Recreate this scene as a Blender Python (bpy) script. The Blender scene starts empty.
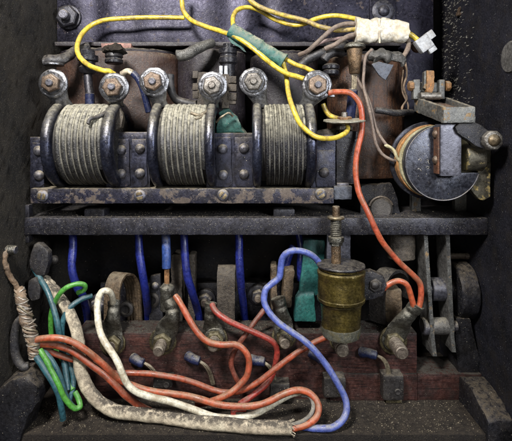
import bpy, bmesh, math, random
from mathutils import Vector, Matrix, noise
random.seed(7)
C = bpy.context.scene.collection
S = 0.001            # everything below is written in millimetres
D = 450.0            # camera distance from the plane Y = 0
VX, VY = 256.0, 140.0

def P(px, py, Y=0.0):
    k = (D + Y) / D
    return Vector(((px - VX) * k, Y, (VY - py) * k))
def K(Y): return (D + Y) / D

# ------------------------------------------------------------------ materials
MATS = {}
def mat(name, base, var=None, rough=0.55, metal=0.0, dust=0.3, dust_all=0.0, dustc=(0.30, 0.27, 0.20),
        rust=0.0, rustc=(0.22, 0.085, 0.03), speck=0.3, speckc=(0.42, 0.38, 0.28), bump=0.5, big=0.045,
        fine=0.35, grain=None, dirt=0.35, dirtc=(0.02, 0.017, 0.015), coat=0.0, stretch=(1, 1, 1), rscale=0.11, spec=0.4, sm=(.42, .62), dm=(.38, .58)):
    if name in MATS: return MATS[name]
    m = bpy.data.materials.new(name); m.use_nodes = True
    nt = m.node_tree; nt.nodes.clear(); N = nt.nodes.new; L = nt.links.new
    out = N('ShaderNodeOutputMaterial'); bs = N('ShaderNodeBsdfPrincipled'); L(bs.outputs[0], out.inputs[0])
    geo = N('ShaderNodeNewGeometry')
    mp = N('ShaderNodeVectorMath'); mp.operation = 'MULTIPLY'; mp.inputs[1].default_value = (1000, 1000, 1000)
    L(geo.outputs['Position'], mp.inputs[0])
    st = N('ShaderNodeVectorMath'); st.operation = 'MULTIPLY'; st.inputs[1].default_value = stretch
    L(mp.outputs[0], st.inputs[0])
    def nz(sc, det=4, rg=0.6, off=0.0, src=None, dist=0.0):
        a = N('ShaderNodeVectorMath'); a.operation = 'ADD'; a.inputs[1].default_value = (off, off * 1.7, off * .6)
        L((src or mp).outputs[0], a.inputs[0])
        n = N('ShaderNodeTexNoise'); n.inputs['Scale'].default_value = sc; n.inputs['Detail'].default_value = det
        n.inputs['Roughness'].default_value = rg; n.inputs['Distortion'].default_value = dist
        L(a.outputs[0], n.inputs['Vector']); return n.outputs['Fac']
    def mr(v, a, b, c=0.0, d=1.0, smooth=False):
        n = N('ShaderNodeMapRange'); n.inputs[1].default_value = a; n.inputs[2].default_value = b
        n.inputs[3].default_value = c; n.inputs[4].default_value = d
        if smooth: n.interpolation_type = 'SMOOTHSTEP'
        L(v, n.inputs[0]); return n.outputs[0]
    def ma(op, a, b, clamp=False):
        n = N('ShaderNodeMath'); n.operation = op; n.use_clamp = clamp
        for i, v in enumerate((a, b)):
            if isinstance(v, (int, float)): n.inputs[i].default_value = v
            else: L(v, n.inputs[i])
        return n.outputs[0]
    def mix(f, a, b, mode='MIX'):
        n = N('ShaderNodeMix'); n.data_type = 'RGBA'; n.blend_type = mode
        if isinstance(f, (int, float)): n.inputs[0].default_value = f
        else: L(f, n.inputs[0])
        for i, v in ((6, a), (7, b)):
            if isinstance(v, tuple): n.inputs[i].default_value = (*v, 1)
            else: L(v, n.inputs[i])
        return n.outputs[2]
    off = (hash_name(name) % 97) * 3.1
    var = var or tuple(c * 0.55 for c in base)
    n1 = nz(big, 4, 0.62, off, st); n2 = nz(fine, 4, 0.7, off + 11, st)
    col = mix(mr(n1, 0.38, 0.62), base, var)
    col = mix(1.0, col, mix(mr(n2, 0.25, 0.75), (0.40, 0.40, 0.40), (1.5, 1.5, 1.5)), 'MULTIPLY')
    if grain:
        g = N('ShaderNodeTexNoise'); g.inputs['Scale'].default_value = 0.12; g.inputs['Detail'].default_value = 7
        g.inputs['Roughness'].default_value = 0.7; g.inputs['Distortion'].default_value = 1.2
        gm = N('ShaderNodeVectorMath'); gm.operation = 'MULTIPLY'; gm.inputs[1].default_value = grain[0]
        L(mp.outputs[0], gm.inputs[0]); L(gm.outputs[0], g.inputs['Vector'])
        col = mix(mr(g.outputs['Fac'], 0.45, 0.64), col, grain[1])
    nd = nz(0.07, 5, 0.75, off + 23)
    if dirt > 0:
        col = mix(ma('MULTIPLY', mr(nd, 0.48, 0.62), dirt), col, dirtc)
    rfac = None
    if rust > 0:
        nr = nz(rscale, 6, 0.7, off + 41)
        t = 0.72 - 0.34 * rust
        rfac = mr(nr, t, t + 0.05)
        rc = mix(mr(n2, 0.3, 0.7), rustc, tuple(c * 0.45 for c in rustc))
        col = mix(rfac, col, rc)
    # dust settled on faces that look up, broken by noise
    sep = N('ShaderNodeSeparateXYZ'); L(geo.outputs['Normal'], sep.inputs[0])
    up = mr(sep.outputs['Z'], 0.05, 0.95)
    ndu = nz(0.22, 5, 0.72, off + 57)
    du = ma('MULTIPLY', ma('ADD', ma('MULTIPLY', up, dust * 1.5), dust_all), mr(ndu, dm[0], dm[1], 0.1, 1.35), True)
    dcol = mix(mr(nz(1.3, 3, 0.7, off), 0.3, 0.7), dustc, tuple(c * 0.5 for c in dustc))
    col = mix(du, col, dcol)
    # specks: small pale grains
    vo = N('ShaderNodeTexVoronoi'); vo.inputs['Scale'].default_value = 0.55; vo.inputs['Randomness'].default_value = 1
    L(mp.outputs[0], vo.inputs['Vector'])
    sv = N('ShaderNodeSeparateColor'); L(vo.outputs['Color'], sv.inputs[0])
    vo2 = N('ShaderNodeTexVoronoi'); vo2.inputs['Scale'].default_value = 1.1; L(mp.outputs[0], vo2.inputs['Vector'])
    sv2 = N('ShaderNodeSeparateColor'); L(vo2.outputs['Color'], sv2.inputs[0])
    s1 = ma('MULTIPLY', mr(vo.outputs['Distance'], 0.26, 0.14), ma('GREATER_THAN', sv.outputs[0], 1 - 0.24 * speck))
    s2 = ma('MULTIPLY', mr(vo2.outputs['Distance'], 0.36, 0.2), ma('GREATER_THAN', sv2.outputs[1], 1 - 0.42 * speck))
    sp = ma('MULTIPLY', ma('MAXIMUM', s1, ma('MULTIPLY', s2, 0.6)), mr(ndu, sm[0], sm[1], 0.08, 1.0))
    col = mix(ma('MULTIPLY', sp, 0.75), col, speckc)
    L(col, bs.inputs['Base Color'])
    rr = ma('ADD', mr(n2, 0.3, 0.7, rough - 0.2, rough + 0.12), ma('MULTIPLY', du, 0.4), True)
    if rfac is not None: rr = ma('ADD', rr, ma('MULTIPLY', rfac, 0.3), True)
    L(rr, bs.inputs['Roughness'])
    if metal > 0:
        mm = ma('SUBTRACT', metal, du, True)
        if rfac is not None: mm = ma('SUBTRACT', mm, rfac, True)
        L(mm, bs.inputs['Metallic'])
    bs.inputs['Specular IOR Level'].default_value = spec
    bs.inputs['Coat Weight'].default_value = coat; bs.inputs['Coat Roughness'].default_value = 0.25
    h = ma('ADD', ma('MULTIPLY', n2, 1.0), ma('MULTIPLY', nz(1.6, 2, 0.75, off + 3), 0.45))
    h = ma('ADD', h, ma('MULTIPLY', sp, 0.5)); 
    bp = N('ShaderNodeBump'); bp.inputs['Strength'].default_value = bump; bp.inputs['Distance'].default_value = 0.0010
    L(h, bp.inputs['Height']); L(bp.outputs[0], bs.inputs['Normal'])
    MATS[name] = m
    return m
def hash_name(s):
    h = 5
    for c in s: h = (h * 31 + ord(c)) % 100003
    return h

DU = (0.26, 0.235, 0.175)
M = {}
def defmats():
    M['wall'] = mat('black_crusted_wall', (0.0058, 0.0053, 0.0053), (0.0362, 0.0302, 0.0221), .62, 0, dust=.3, speck=1.0, bump=1.6, dust_all=.04, speckc=(0.3, 0.26, 0.17), big=.03, fine=0.9, dirt=.5, spec=0.35, sm=(0.36, 0.56), dustc=(0.1, 0.085, 0.06), rust=0.25, rustc=(0.035, 0.026, 0.016))
    M['wallr'] = mat('black_painted_wall', (0.0088, 0.0088, 0.0112), (0.0160, 0.0160, 0.0216), .42, 0, dust=.2, speck=0.3, bump=0.6, speckc=(0.22, 0.22, 0.22), dirt=0.5, fine=.6, spec=0.3, sm=(0.44, 0.62))
    M['back'] = mat('dark_back_wall', (0.010, 0.010, 0.012), (0.016,0.014,0.013), .6, 0, dust=.3, speck=.2, spec=0.1)
    M['floor'] = mat('dusty_floor', (0.026, 0.021, 0.017), (0.013, 0.011, 0.010), .8, 0, dust=0.3, speck=0.5, dustc=(0.075, 0.06, 0.044), speckc=(.33,.27,.16), bump=1.3, big=.025, fine=0.7, spec=0.2)
    M['plate'] = mat('purple_steel', (0.0193, 0.0183, 0.0302), (0.0079, 0.0072, 0.0131), 0.42, 0.7, dust=.25, speck=.15, rust=0.3, rustc=(0.05, 0.032, 0.026), bump=0.2, big=0.03, dirt=0.7, stretch=(1, 1, 1), speckc=(.3,.28,.27), dirtc=(0.012, 0.011, 0.02))
    M['iron'] = mat('blackened_iron', (0.0367, 0.0367, 0.0484), (0.0176, 0.0169, 0.0206), .42, .5, dust=0.28, speck=0.22, rust=.12, rustc=(.10,.05,.025), bump=0.35, dustc=(.12,.105,.085), sm=(0.36, 0.56), spec=0.5)
    M['frame'] = mat('frame_steel', (0.0413, 0.0440, 0.0688), (0.0165, 0.0165, 0.0248), .40, .6, dust=.8, speck=0.22, rust=0.1, rustc=(.11,.060,.035), bump=0.35, dustc=(.30,.25,.17), dirt=.5)
    M['railm'] = mat('rail_steel', (0.0196, 0.0196, 0.0350), (0.0154, 0.0154, 0.0238), .38, .4, dust=.6, speck=0.22, rust=.66, rustc=(0.085, 0.065, 0.052), bump=0.4, dustc=(.26,.22,.15), rscale=.06)
    M['ring'] = mat('ring_enamel', (0.0468, 0.0523, 0.0825), (0.0248, 0.0264, 0.0413), 0.26, 0.75, dust=0.6, speck=0.3, bump=.3, dustc=(.34,.31,.22), dirt=0.3, dm=(0.2, 0.85))
    M['coil'] = mat('coil_ribbon', (0.0675, 0.0675, 0.0725), (0.0257, 0.0257, 0.0279), 0.34, 0.75, dust=1.0, dust_all=0.1, speck=.75, bump=0.6, dustc=(0.4, 0.375, 0.29), dirt=0.2, fine=.6, speckc=(.5,.46,.33), dm=(0.3, 0.75))
    M['coild'] = mat('coil_ribbon_dark', (0.0155, 0.0155, 0.0209), (0.0073, 0.0073, 0.0091), 0.3, 0.7, dust=0.9, dust_all=0.04, speck=.8, bump=.8, dustc=(.46,.43,.32), dirt=0.2, fine=.6, speckc=(.45,.4,.28), dm=(0.3, 0.75))
    M['cord'] = mat('dusty_groove_cord', (0.1782, 0.1674, 0.1350), (0.0918, 0.0864, 0.0702), .8, 0, dust=.8, speck=.3, bump=.8, dustc=(.46,.43,.32), dirt=.35, fine=.8)
    M['cordd'] = mat('dark_groove_cord', (0.10, 0.095, 0.08), (0.04, 0.04, 0.04), .8, 0, dust=.9, speck=.5, bump=.8, dustc=(0.3, 0.28, 0.21), dirt=.5, fine=.8)
    M['creamg'] = mat('grey_frayed_wire', (0.33, 0.31, 0.28), (0.15, 0.14, 0.13), .7, 0, dust=.5, speck=.3, bump=.9, dirt=.6, fine=.7)
    M['core'] = mat('dark_core', (0.015, 0.014, 0.014), None, .7, 0, speck=.5)
    M['zinc'] = mat('tinned_lug', (0.2083, 0.2122, 0.2282), (0.1121, 0.1121, 0.1201), .34, .85, dust=0.35, speck=.25, bump=0.3, dirt=0.45, dirtc=(.07,.065,.06), dustc=(0.24, 0.22, 0.17))
    M['nutb'] = mat('brown_nut', (0.1814, 0.1339, 0.0950), (0.1080, 0.0734, 0.0518), .42, .55, dust=.2, speck=.2, rust=.3, rustc=(.33,.20,.12), bump=.45, dirt=.4)
    M['nuts'] = mat('steel_nut', (0.2346, 0.2193, 0.1938), (0.1428, 0.1275, 0.1122), .38, .7, dust=.2, speck=.2, rust=.12, bump=.45, dirt=.4)
    M['rivet'] = mat('rivet_steel', (0.1350, 0.1350, 0.1620), (0.0720, 0.0675, 0.0720), .42, .6, dust=.6, speck=.25, rust=.25, rustc=(0.17, 0.11, 0.07), bump=.45, dustc=(.36,.31,.22))
    M['screw'] = mat('brass_screw', (0.2940, 0.2380, 0.1400), (0.1400, 0.1050, 0.0630), .4, .7, dust=.3, speck=.2, bump=.4)
    M['wood'] = mat('red_brown_board', (0.066, 0.027, 0.021), (0.034, 0.017, 0.016), .42, 0, dust=.75, speck=0.25, bump=0.4, dustc=(0.06, 0.052, 0.042), grain=((0.35, 1, 5), (0.012, 0.006, 0.006)), dirt=.5, speckc=(.28,.22,.17), rust=.10, rustc=(.15,.045,.02), coat=.08, spec=0.35)
    M['drum'] = mat('paper_drum', (0.0573, 0.0283, 0.0174), (0.0300, 0.0153, 0.0109), .5, 0, dust=.6, speck=.4, bump=.5, grain=((1.6,1.6,.16),(.030,.016,.013)), dirt=.45, dustc=(.19,.15,.10), speckc=(.35,.24,.14))
    M['drumr'] = mat('paper_drum_worn', (0.0837, 0.0363, 0.0167), (0.0335, 0.0167, 0.0101), .48, 0, dust=.5, speck=.5, bump=.6, grain=((1.8,1.8,.12),(.018,.010,.008)), dirt=.5, dustc=(.19,.15,.10), speckc=(.42,.26,.12))
    M['drumd'] = mat('dark_drum', (0.0240, 0.0192, 0.0252), (0.0132, 0.0108, 0.0132), .5, 0, dust=.5, speck=.35, bump=.5, grain=((1.6,1.6,.16),(.018,.013,.014)), dustc=(.15,.13,.10))
    M['black'] = mat('black_rubber', (0.017, 0.017, 0.020), (0.030, 0.028, 0.028), .45, 0, dust=.4, speck=.3, bump=.4, dustc=(.16,.14,.11))
    M['bakelite'] = mat('black_bakelite', (0.0084, 0.0084, 0.0112), (0.0140, 0.0140, 0.0182), .3, 0, dust=0.3, speck=.3, bump=.3, dustc=(.17,.15,.12), spec=0.25)
    M['yellow'] = mat('yellow_insulation', (0.5412, 0.4100, 0.0369), (0.4510, 0.3280, 0.0410), 0.38, 0, dust=.22, speck=0.05, bump=0.2, dirt=0.8, dirtc=(.16,.11,.035), speckc=(.12,.09,.05), dustc=(.45,.38,.2), fine=.2, spec=0.5)
    M['yellowd'] = mat('soiled_yellow_insulation', (0.4250, 0.3145, 0.0510), (0.2550, 0.1870, 0.0765), .5, 0, dust=.5, speck=.35, bump=.4, dirt=.9, dirtc=(.10,.075,.05), speckc=(.08,.06,.04), dustc=(.28,.23,.16))
    M['red'] = mat('red_insulation', (0.2852, 0.0527, 0.0217), (0.2232, 0.0465, 0.0217), 0.38, 0, dust=0.4, speck=0.05, bump=0.2, dirt=0.8, dirtc=(.13,.05,.03), speckc=(.10,.05,.03), dustc=(.30,.19,.13), fine=.2, spec=0.5)
    M['orange'] = mat('orange_insulation', (0.35, 0.072, 0.028), (0.27, 0.052, 0.026), 0.38, 0, dust=0.4, speck=0.05, bump=0.2, dirt=0.8, dirtc=(.16,.06,.03), speckc=(.12,.06,.03), dustc=(.40,.26,.16), fine=.2, spec=0.5)
    M['crimson'] = mat('crimson_insulation', (0.2880, 0.0324, 0.0230), (0.2160, 0.0288, 0.0216), 0.38, 0, dust=0.4, speck=0.05, bump=0.2, dirt=0.8, dirtc=(.12,.03,.02), speckc=(.09,.04,.03), dustc=(.27,.16,.12), spec=0.5)
    M['maroon'] = mat('dull_red_insulation', (0.1800, 0.0450, 0.0270), (0.1275, 0.0375, 0.0255), .45, 0, dust=.40, speck=.2, bump=0.2, dirt=.4, dirtc=(.08,.035,.02), speckc=(.08,.04,.03), dustc=(.22,.15,.11), spec=0.5)
    M['white'] = mat('white_insulation', (0.5950, 0.5695, 0.4590), (0.5100, 0.4675, 0.3570), 0.38, 0, dust=.2, speck=0.05, bump=0.2, dirt=0.8, dirtc=(.28,.23,.15), speckc=(.12,.10,.07), dustc=(.40,.35,.26), spec=0.5)
    M['cream'] = mat('cream_sleeving', (0.6029, 0.5312, 0.3876), (0.4158, 0.3465, 0.2495), .75, 0, dust=0.8, speck=0.9, bump=0.7, dirt=0.5, dirtc=(.13,.10,.07), speckc=(.05,.04,.03), dustc=(0.11, 0.095, 0.075), fine=0.22)
    M['teal'] = mat('teal_insulation', (0.0270, 0.0945, 0.1125), (0.0198, 0.0675, 0.0855), 0.38, 0, dust=.3, speck=0.05, bump=0.2, dustc=(.14,.17,.16), speckc=(.2,.2,.16), spec=0.5)
    M['green'] = mat('green_insulation', (0.0691, 0.2650, 0.0346), (0.0518, 0.2074, 0.0346), 0.38, 0, dust=.2, speck=0.05, bump=0.2, dirt=.3, dirtc=(.05,.12,.03), dustc=(.25,.36,.16), speckc=(.05,.1,.03), spec=0.5)
    M['blue'] = mat('royal_blue_insulation', (0.0106, 0.0176, 0.1478), (0.0078, 0.0126, 0.1021), 0.38, 0, dust=.15, speck=0.05, bump=0.2, dirt=.2, dustc=(.14,.16,.32), speckc=(.2,.22,.4), spec=0.5)
    M['bluel'] = mat('periwinkle_insulation', (0.075, 0.105, 0.34), (0.060, 0.085, 0.27), 0.38, 0, dust=0.6, speck=0.05, bump=0.2, dirt=0.4, dirtc=(.06,.07,.17), dustc=(0.27, 0.27, 0.29), speckc=(.3,.31,.38), spec=0.5)
    M['sleeve'] = mat('blue_crimp_sleeve', (0.025, 0.060, 0.22), (0.02, 0.045, 0.15), .4, 0, dust=.3, speck=.2, bump=.3)
    M['sleeved'] = mat('navy_crimp_sleeve', (0.012, 0.018, 0.060), (0.010, 0.014, 0.04), .4, 0, dust=.3, speck=.2, bump=.3)
    M['greent'] = mat('green_tape', (0.0234, 0.0966, 0.0790), (0.0175, 0.0673, 0.0585), .5, 0, dust=.7, speck=.2, bump=.5, dustc=(.30,.29,.21), dirt=.3, dirtc=(.05,.07,.05))
    M['tealb'] = mat('teal_phenolic', (0.0248, 0.1354, 0.1188), (0.0194, 0.0939, 0.0884), .42, 0, dust=.5, speck=.2, bump=.35, dirt=.6, dirtc=(.012,.05,.05), dustc=(.12,.22,.22))
    M['whitet'] = mat('white_cloth_tape', (0.5195, 0.4984, 0.4352), (0.4352, 0.4001, 0.3229), .6, 0, dust=.2, speck=.2, bump=0.35, dirt=0.7, dirtc=(.36,.29,.18), dustc=(.5,.42,.28), speckc=(.25,.2,.12))
    M['plastic'] = mat('pale_plastic', (0.3850, 0.3990, 0.4200), (0.2940, 0.3010, 0.3080), .4, 0, dust=.25, speck=.15, bump=.25, dirt=.4, dirtc=(.25,.22,.18))
    M['taupe'] = mat('taupe_insulation', (0.1760, 0.1320, 0.1000), (0.1200, 0.0880, 0.0720), .6, 0, dust=.4, speck=.3, bump=.4, dustc=(.30,.25,.19))
    M['taupep'] = mat('pinkish_insulation', (0.26, 0.17, 0.16), (0.17, 0.12, 0.11), .6, 0, dust=.4, speck=.3, bump=.4, dustc=(.30,.25,.19))
    M['brass'] = mat('olive_brass', (0.140, 0.105, 0.027), (0.062, 0.048, 0.018), 0.3, .7, dust=.3, speck=.4, bump=0.3, dirt=.6, dirtc=(.035,.026,.012), dustc=(.20,.17,.10), speckc=(.40,.34,.17), stretch=(1,1,1.3), rust=0.0, dm=(0.3, 0.7))
    M['brassp'] = mat('pale_corroded_rim', (0.0781, 0.0781, 0.0625), (0.0443, 0.0443, 0.0312), .6, .2, dust=.3, speck=.5, bump=0.35, dirt=0.7, dirtc=(.08,.07,.035), rust=0.5, rustc=(0.1, 0.08, 0.03))
    M['bronze'] = mat('bronze_rod', (0.17, 0.11, 0.060), (0.09, 0.06, 0.035), .42, .6, dust=.3, speck=.45, bump=.6, dirt=.5)
    M['terms'] = mat('dull_terminal_metal', (0.1594, 0.1546, 0.1313), (0.0891, 0.0844, 0.0703), 0.3, 0.8, dust=.4, speck=.4, bump=.6, dirt=.5, dustc=(.20,.18,.13))
    M['washerb'] = mat('dull_brass_washer', (0.1500, 0.1237, 0.0638), (0.0900, 0.0750, 0.0413), .4, .6, dust=.4, speck=.35, bump=.6, dirt=.55, dustc=(.18,.16,.10))
    M['stud'] = mat('brown_stud', (0.2040, 0.1700, 0.1318), (0.1190, 0.0935, 0.0765), .42, .55, dust=.3, speck=.3, bump=.5)
    M['leaf'] = mat('copper_leaf', (0.1547, 0.1079, 0.0656), (0.0938, 0.0703, 0.0469), .5, .35, dust=.45, speck=.65, bump=.9, dirt=.5, dustc=(.22,.18,.12), speckc=(.42,.26,.10))
    M['fing'] = mat('grey_brown_contact', (0.0828, 0.0690, 0.0538), (0.0448, 0.0365, 0.0290), .55, .2, dust=0.3, speck=.75, bump=1.0, dirt=.5, dustc=(.20,.17,.12), speckc=(.36,.26,.13))
    M['grey'] = mat('weathered_zinc', (0.1320, 0.1320, 0.1210), (0.0825, 0.0825, 0.0798), .45, .45, dust=.35, speck=.25, rust=0.42, rustc=(0.2, 0.13, 0.06), bump=.55, dirt=.45, dustc=(.34,.29,.2))
    M['rusty'] = mat('rusty_bolt_metal', (0.2520, 0.1330, 0.0525), (0.1540, 0.0770, 0.0315), .6, .2, dust=.3, speck=.4, bump=.7, rust=.35, rustc=(.42,.17,.05))
    M['rustin'] = mat('rust_bed', (0.1140, 0.0420, 0.0168), (0.0600, 0.0270, 0.0156), .75, 0, dust=.2, speck=.4, bump=.7)
    M['disc'] = mat('blue_grey_disc', (0.0470, 0.0508, 0.0658), (0.0263, 0.0270, 0.0357), 0.36, .55, dust=0.2, speck=0.15, bump=0.2, dirt=0.3, dustc=(.2,.2,.2), rust=0.0)
    M['bar'] = mat('lavender_steel', (0.0849, 0.0849, 0.1037), (0.0565, 0.0565, 0.0707), .42, .5, dust=.2, speck=0.2, bump=0.2, dirt=.3, rust=.08)
    M['fiber'] = mat('orange_fibre', (0.3600, 0.1740, 0.0540), (0.2040, 0.1020, 0.0420), .6, 0, dust=.2, speck=.3, bump=.5)
    M['creamr'] = mat('cream_rim', (0.3920, 0.3640, 0.2380), (0.2940, 0.2590, 0.1400), .6, 0, dust=.2, speck=.3, bump=.4, dirt=.4, dirtc=(.2,.16,.06))
    M['brassy'] = mat('patchy_brass', (0.1040, 0.0960, 0.0680), (0.0800, 0.0720, 0.0560), .42, .5, dust=.3, speck=.3, rust=.5, rustc=(.34,.26,.10), bump=.5)
    M['lever'] = mat('grey_lever', (0.16, 0.155, 0.145), (0.09, 0.087, 0.083), .42, .45, dust=.35, speck=.45, bump=.6, rust=.12, rustc=(.16,.12,.08))
    M['twine'] = mat('tan_cord', (0.25, 0.165, 0.10), (0.13, 0.09, 0.06), .75, 0, dust=.3, speck=.4, bump=.9, dustc=(.4,.34,.26))
    M['twist'] = mat('silver_binding_wire', (0.42, 0.39, 0.35), (0.24, 0.20, 0.16), .4, .6, dust=.2, speck=.2, bump=.3)
    M['braid'] = mat('bare_strands', (0.2720, 0.2320, 0.1600), (0.1600, 0.1280, 0.0880), .4, .6, dust=.2, speck=.3, bump=.6)
    M['copper'] = mat('bare_copper', (0.45, 0.25, 0.12), (0.25, 0.14, 0.08), .38, .7, dust=.15, speck=.2, bump=.4)
    M['block'] = mat('dark_clamp_block', (0.035, 0.031, 0.028), (0.022, 0.020, 0.020), .5, .2, dust=.4, speck=.3, bump=.5, dustc=(.14,.12,.09))
    M['foil'] = mat('dusty_fibre_flap', (0.0630, 0.0700, 0.0875), (0.0350, 0.0385, 0.0490), .42, .2, dust=.3, speck=.3, bump=.5)
    M['pink'] = mat('pink_block', (0.33, 0.17, 0.13), (0.2,0.1,0.08), .6, 0, dust=.3, speck=.3, bump=.5)
    M['tapeb'] = mat('glossy_black_tape', (0.0270, 0.0270, 0.0270), (0.0960, 0.0930, 0.0840), 0.2, .2, dust=0.12, speck=.3, bump=.9, fine=.3, dustc=(.26,.24,.2))
    M['cast'] = mat('cast_bracket', (0.0229, 0.0229, 0.0283), (0.0125, 0.0121, 0.0138), .46, .35, dust=.5, speck=0.22, bump=0.6, dustc=(0.1, 0.08, 0.055), sm=(0.36, 0.56))
    M['washd'] = mat('dull_grey_disc_plate', (0.26, 0.25, 0.20), (0.18, 0.17, 0.14), .5, .3, dust=.4, speck=.2, bump=.4, dustc=(.4,.36,.25))
    M['grit'] = mat('grit_grain', (0.17, 0.14, 0.09), (0.07, 0.058, 0.045), .8, 0, dust=.1, speck=.1, fine=.15)
    M['pale'] = mat('pale_paint_fleck', (0.2240, 0.2170, 0.1890), (0.1400, 0.1330, 0.1190), .6, 0, dust=.2, speck=.3, bump=.5)
defmats()

# ------------------------------------------------------------------ mesh builder (millimetres, world space)
class MB:
    def __init__(s): s.v = []; s.f = []
    def add(s, vs, fs):
        o = len(s.v); s.v += [Vector(v) for v in vs]; s.f += [tuple(i + o for i in f) for f in fs]; return s
    def hexa(s, c):      # 8 corners: bottom 0-3, top 4-7
        return s.add(c, [(0, 3, 2, 1), (4, 5, 6, 7), (0, 1, 5, 4), (1, 2, 6, 5), (2, 3, 7, 6), (3, 0, 4, 7)])
    def box(s, x0, x1, y0, y1, z0, z1):
        return s.hexa([(x0, y0, z0), (x1, y0, z0), (x1, y1, z0), (x0, y1, z0), (x0, y0, z1), (x1, y0, z1), (x1, y1, z1), (x0, y1, z1)])
    def pbox(s, px0, px1, py0, py1, Y, dep):   # front face covers these pixels at depth Y
        a = P(px0, py1, Y); b = P(px1, py0, Y)
        return s.box(a.x, b.x, Y, Y + dep, a.z, b.z)
    def prism(s, pts, Y, dep, Yfun=None):      # outline in picture coordinates at depth Y, extruded backwards
        n = len(pts); fr = [P(a, b, Y) for a, b in pts]
        area = sum(fr[i].x * fr[(i + 1) % n].z - fr[(i + 1) % n].x * fr[i].z for i in range(n))
        if area < 0: fr.reverse()
        bk = [v + Vector((0, dep, 0)) for v in fr]
        return s.add(fr + bk, [tuple(range(n)), tuple(range(2 * n - 1, n - 1, -1))] + [((i + 1) % n, i, i + n, (i + 1) % n + n) for i in range(n)])
    def rings(s, rings, closed_ends=True, loop=False):
        n = len(rings[0]); o = len(s.v); fs = []
        for r in rings: s.v += [Vector(v) for v in r]
        m = len(rings)
        for i in range(m if loop else m - 1):
            a = o + i * n; b = o + ((i + 1) % m) * n
            for j in range(n): fs.append((a + j, a + (j + 1) % n, b + (j + 1) % n, b + j))
        if closed_ends and not loop:
            fs.append(tuple(o + j for j in range(n - 1, -1, -1))); fs.append(tuple(o + (m - 1) * n + j for j in range(n)))
        s.f += fs; return s
    def lathe(s, c, axis, prof, seg=32, loop=False, phase=0.0, sx=1.0):   # prof: (radius, distance along axis)
        c = Vector(c); axis = Vector(axis).normalized()
        u = axis.orthogonal().normalized() if abs(axis.y) < .99 else Vector((1, 0, 0))
        if abs(axis.x) > .9: u = Vector((0, 0, 1)) - axis * axis.z; u.normalize()
        w = axis.cross(u).normalized()
        rs = []
        for r, t in prof:
            rs.append([c + axis * t + (u * math.cos(a) * sx + w * math.sin(a)) * r for a in [phase + 2 * math.pi * j / seg for j in range(seg)]])
        return s.rings(rs, loop=loop)
    def cyl(s, a, b, r, r2=None, seg=24, ch=0.0):
        a = Vector(a); b = Vector(b); L = (b - a).length; r2 = r if r2 is None else r2
        pr = [(r, 0), (r2, L)] if ch <= 0 else [(r - ch, 0), (r, ch), (r2, L - ch), (r2 - ch, L)]
        return s.lathe(a, b - a, pr, seg)
    def hexn(s, c, axis, r, h, phase=0.0):      # chamfered hex nut
        s.lathe(c, axis, [(r, 0), (r, h * .8), (r * .86, h)], 6, phase=phase)
        return s
    def dome(s, c, axis, r, h, seg=20):
        pr = [(r, -0.6)] + [(r * math.cos(t * math.pi / 2 / 6), h * math.sin(t * math.pi / 2 / 6)) for t in range(6)] + [(r * .06, h)]
        return s.lathe(c, axis, pr, seg)
    def tube(s, pts, r, seg=14, sub=8, wob=0.0, flat=1.0, smooth=True):
        pts = [Vector(p) for p in pts]
        if smooth and len(pts) > 2:
            q = []; pp = [pts[0] * 2 - pts[1]] + pts + [pts[-1] * 2 - pts[-2]]
            for i in range(1, len(pp) - 2):
                p0, p1, p2, p3 = pp[i - 1:i + 3]
                for k in range(sub):
                    t = k / sub
                    q.append(0.5 * ((2 * p1) + (p2 - p0) * t + (2 * p0 - 5 * p1 + 4 * p2 - p3) * t * t + (3 * p1 - p0 - 3 * p2 + p3) * t ** 3))
            q.append(pts[-1])
            # relax
            for _ in range(3):
                q = [q[0]] + [(q[i - 1] + q[i] * 2 + q[i + 1]) / 4 for i in range(1, len(q) - 1)] + [q[-1]]
            pts = q
        n = len(pts); tg = [(pts[min(i + 1, n - 1)] - pts[max(i - 1, 0)]).normalized() for i in range(n)]
        u = tg[0].orthogonal().normalized(); rs = []
        ph = random.random() * 50
        for i in range(n):
            u = (u - tg[i] * u.dot(tg[i])).normalized(); w = tg[i].cross(u)
            f = i / (n - 1)
            rr = r(f) if callable(r) else r
            cen = pts[i]
            if wob:
                rr *= 1 + wob * noise.noise(Vector((ph + i * .21, 0, 0)))
                cen = cen + Vector((noise.noise(Vector((ph, i * .12, 3))), 0, noise.noise(Vector((ph, 7, i * .12))))) * rr * wob * 3
            rs.append([cen + (u * math.cos(a) + w * math.sin(a) * flat) * rr * (1 + (wob * .8 * noise.noise(Vector((ph + i * .3, math.cos(a), math.sin(a)))) if wob else 0)) for a in [2 * math.pi * j / seg for j in range(seg)]])
        # round the ends a little
        for e, d in ((0, -1), (-1, 1)):
            base = rs[e]; c = sum(base, Vector()) / seg; rr = (base[0] - c).length
            extra = [c + (v - c) * .72 + tg[e] * d * rr * .22 for v in base]
            if e == 0: rs.insert(0, extra)
            else: rs.append(extra)
        return s.rings(rs)
    def wire(s, pts, r, **k): # pts: (px, py, Y)
        return s.tube([P(*p) for p in pts], r, **k)
    def rough(s, step, amp, freq=.12):
        s._rough = (step, amp, freq); return s
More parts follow.
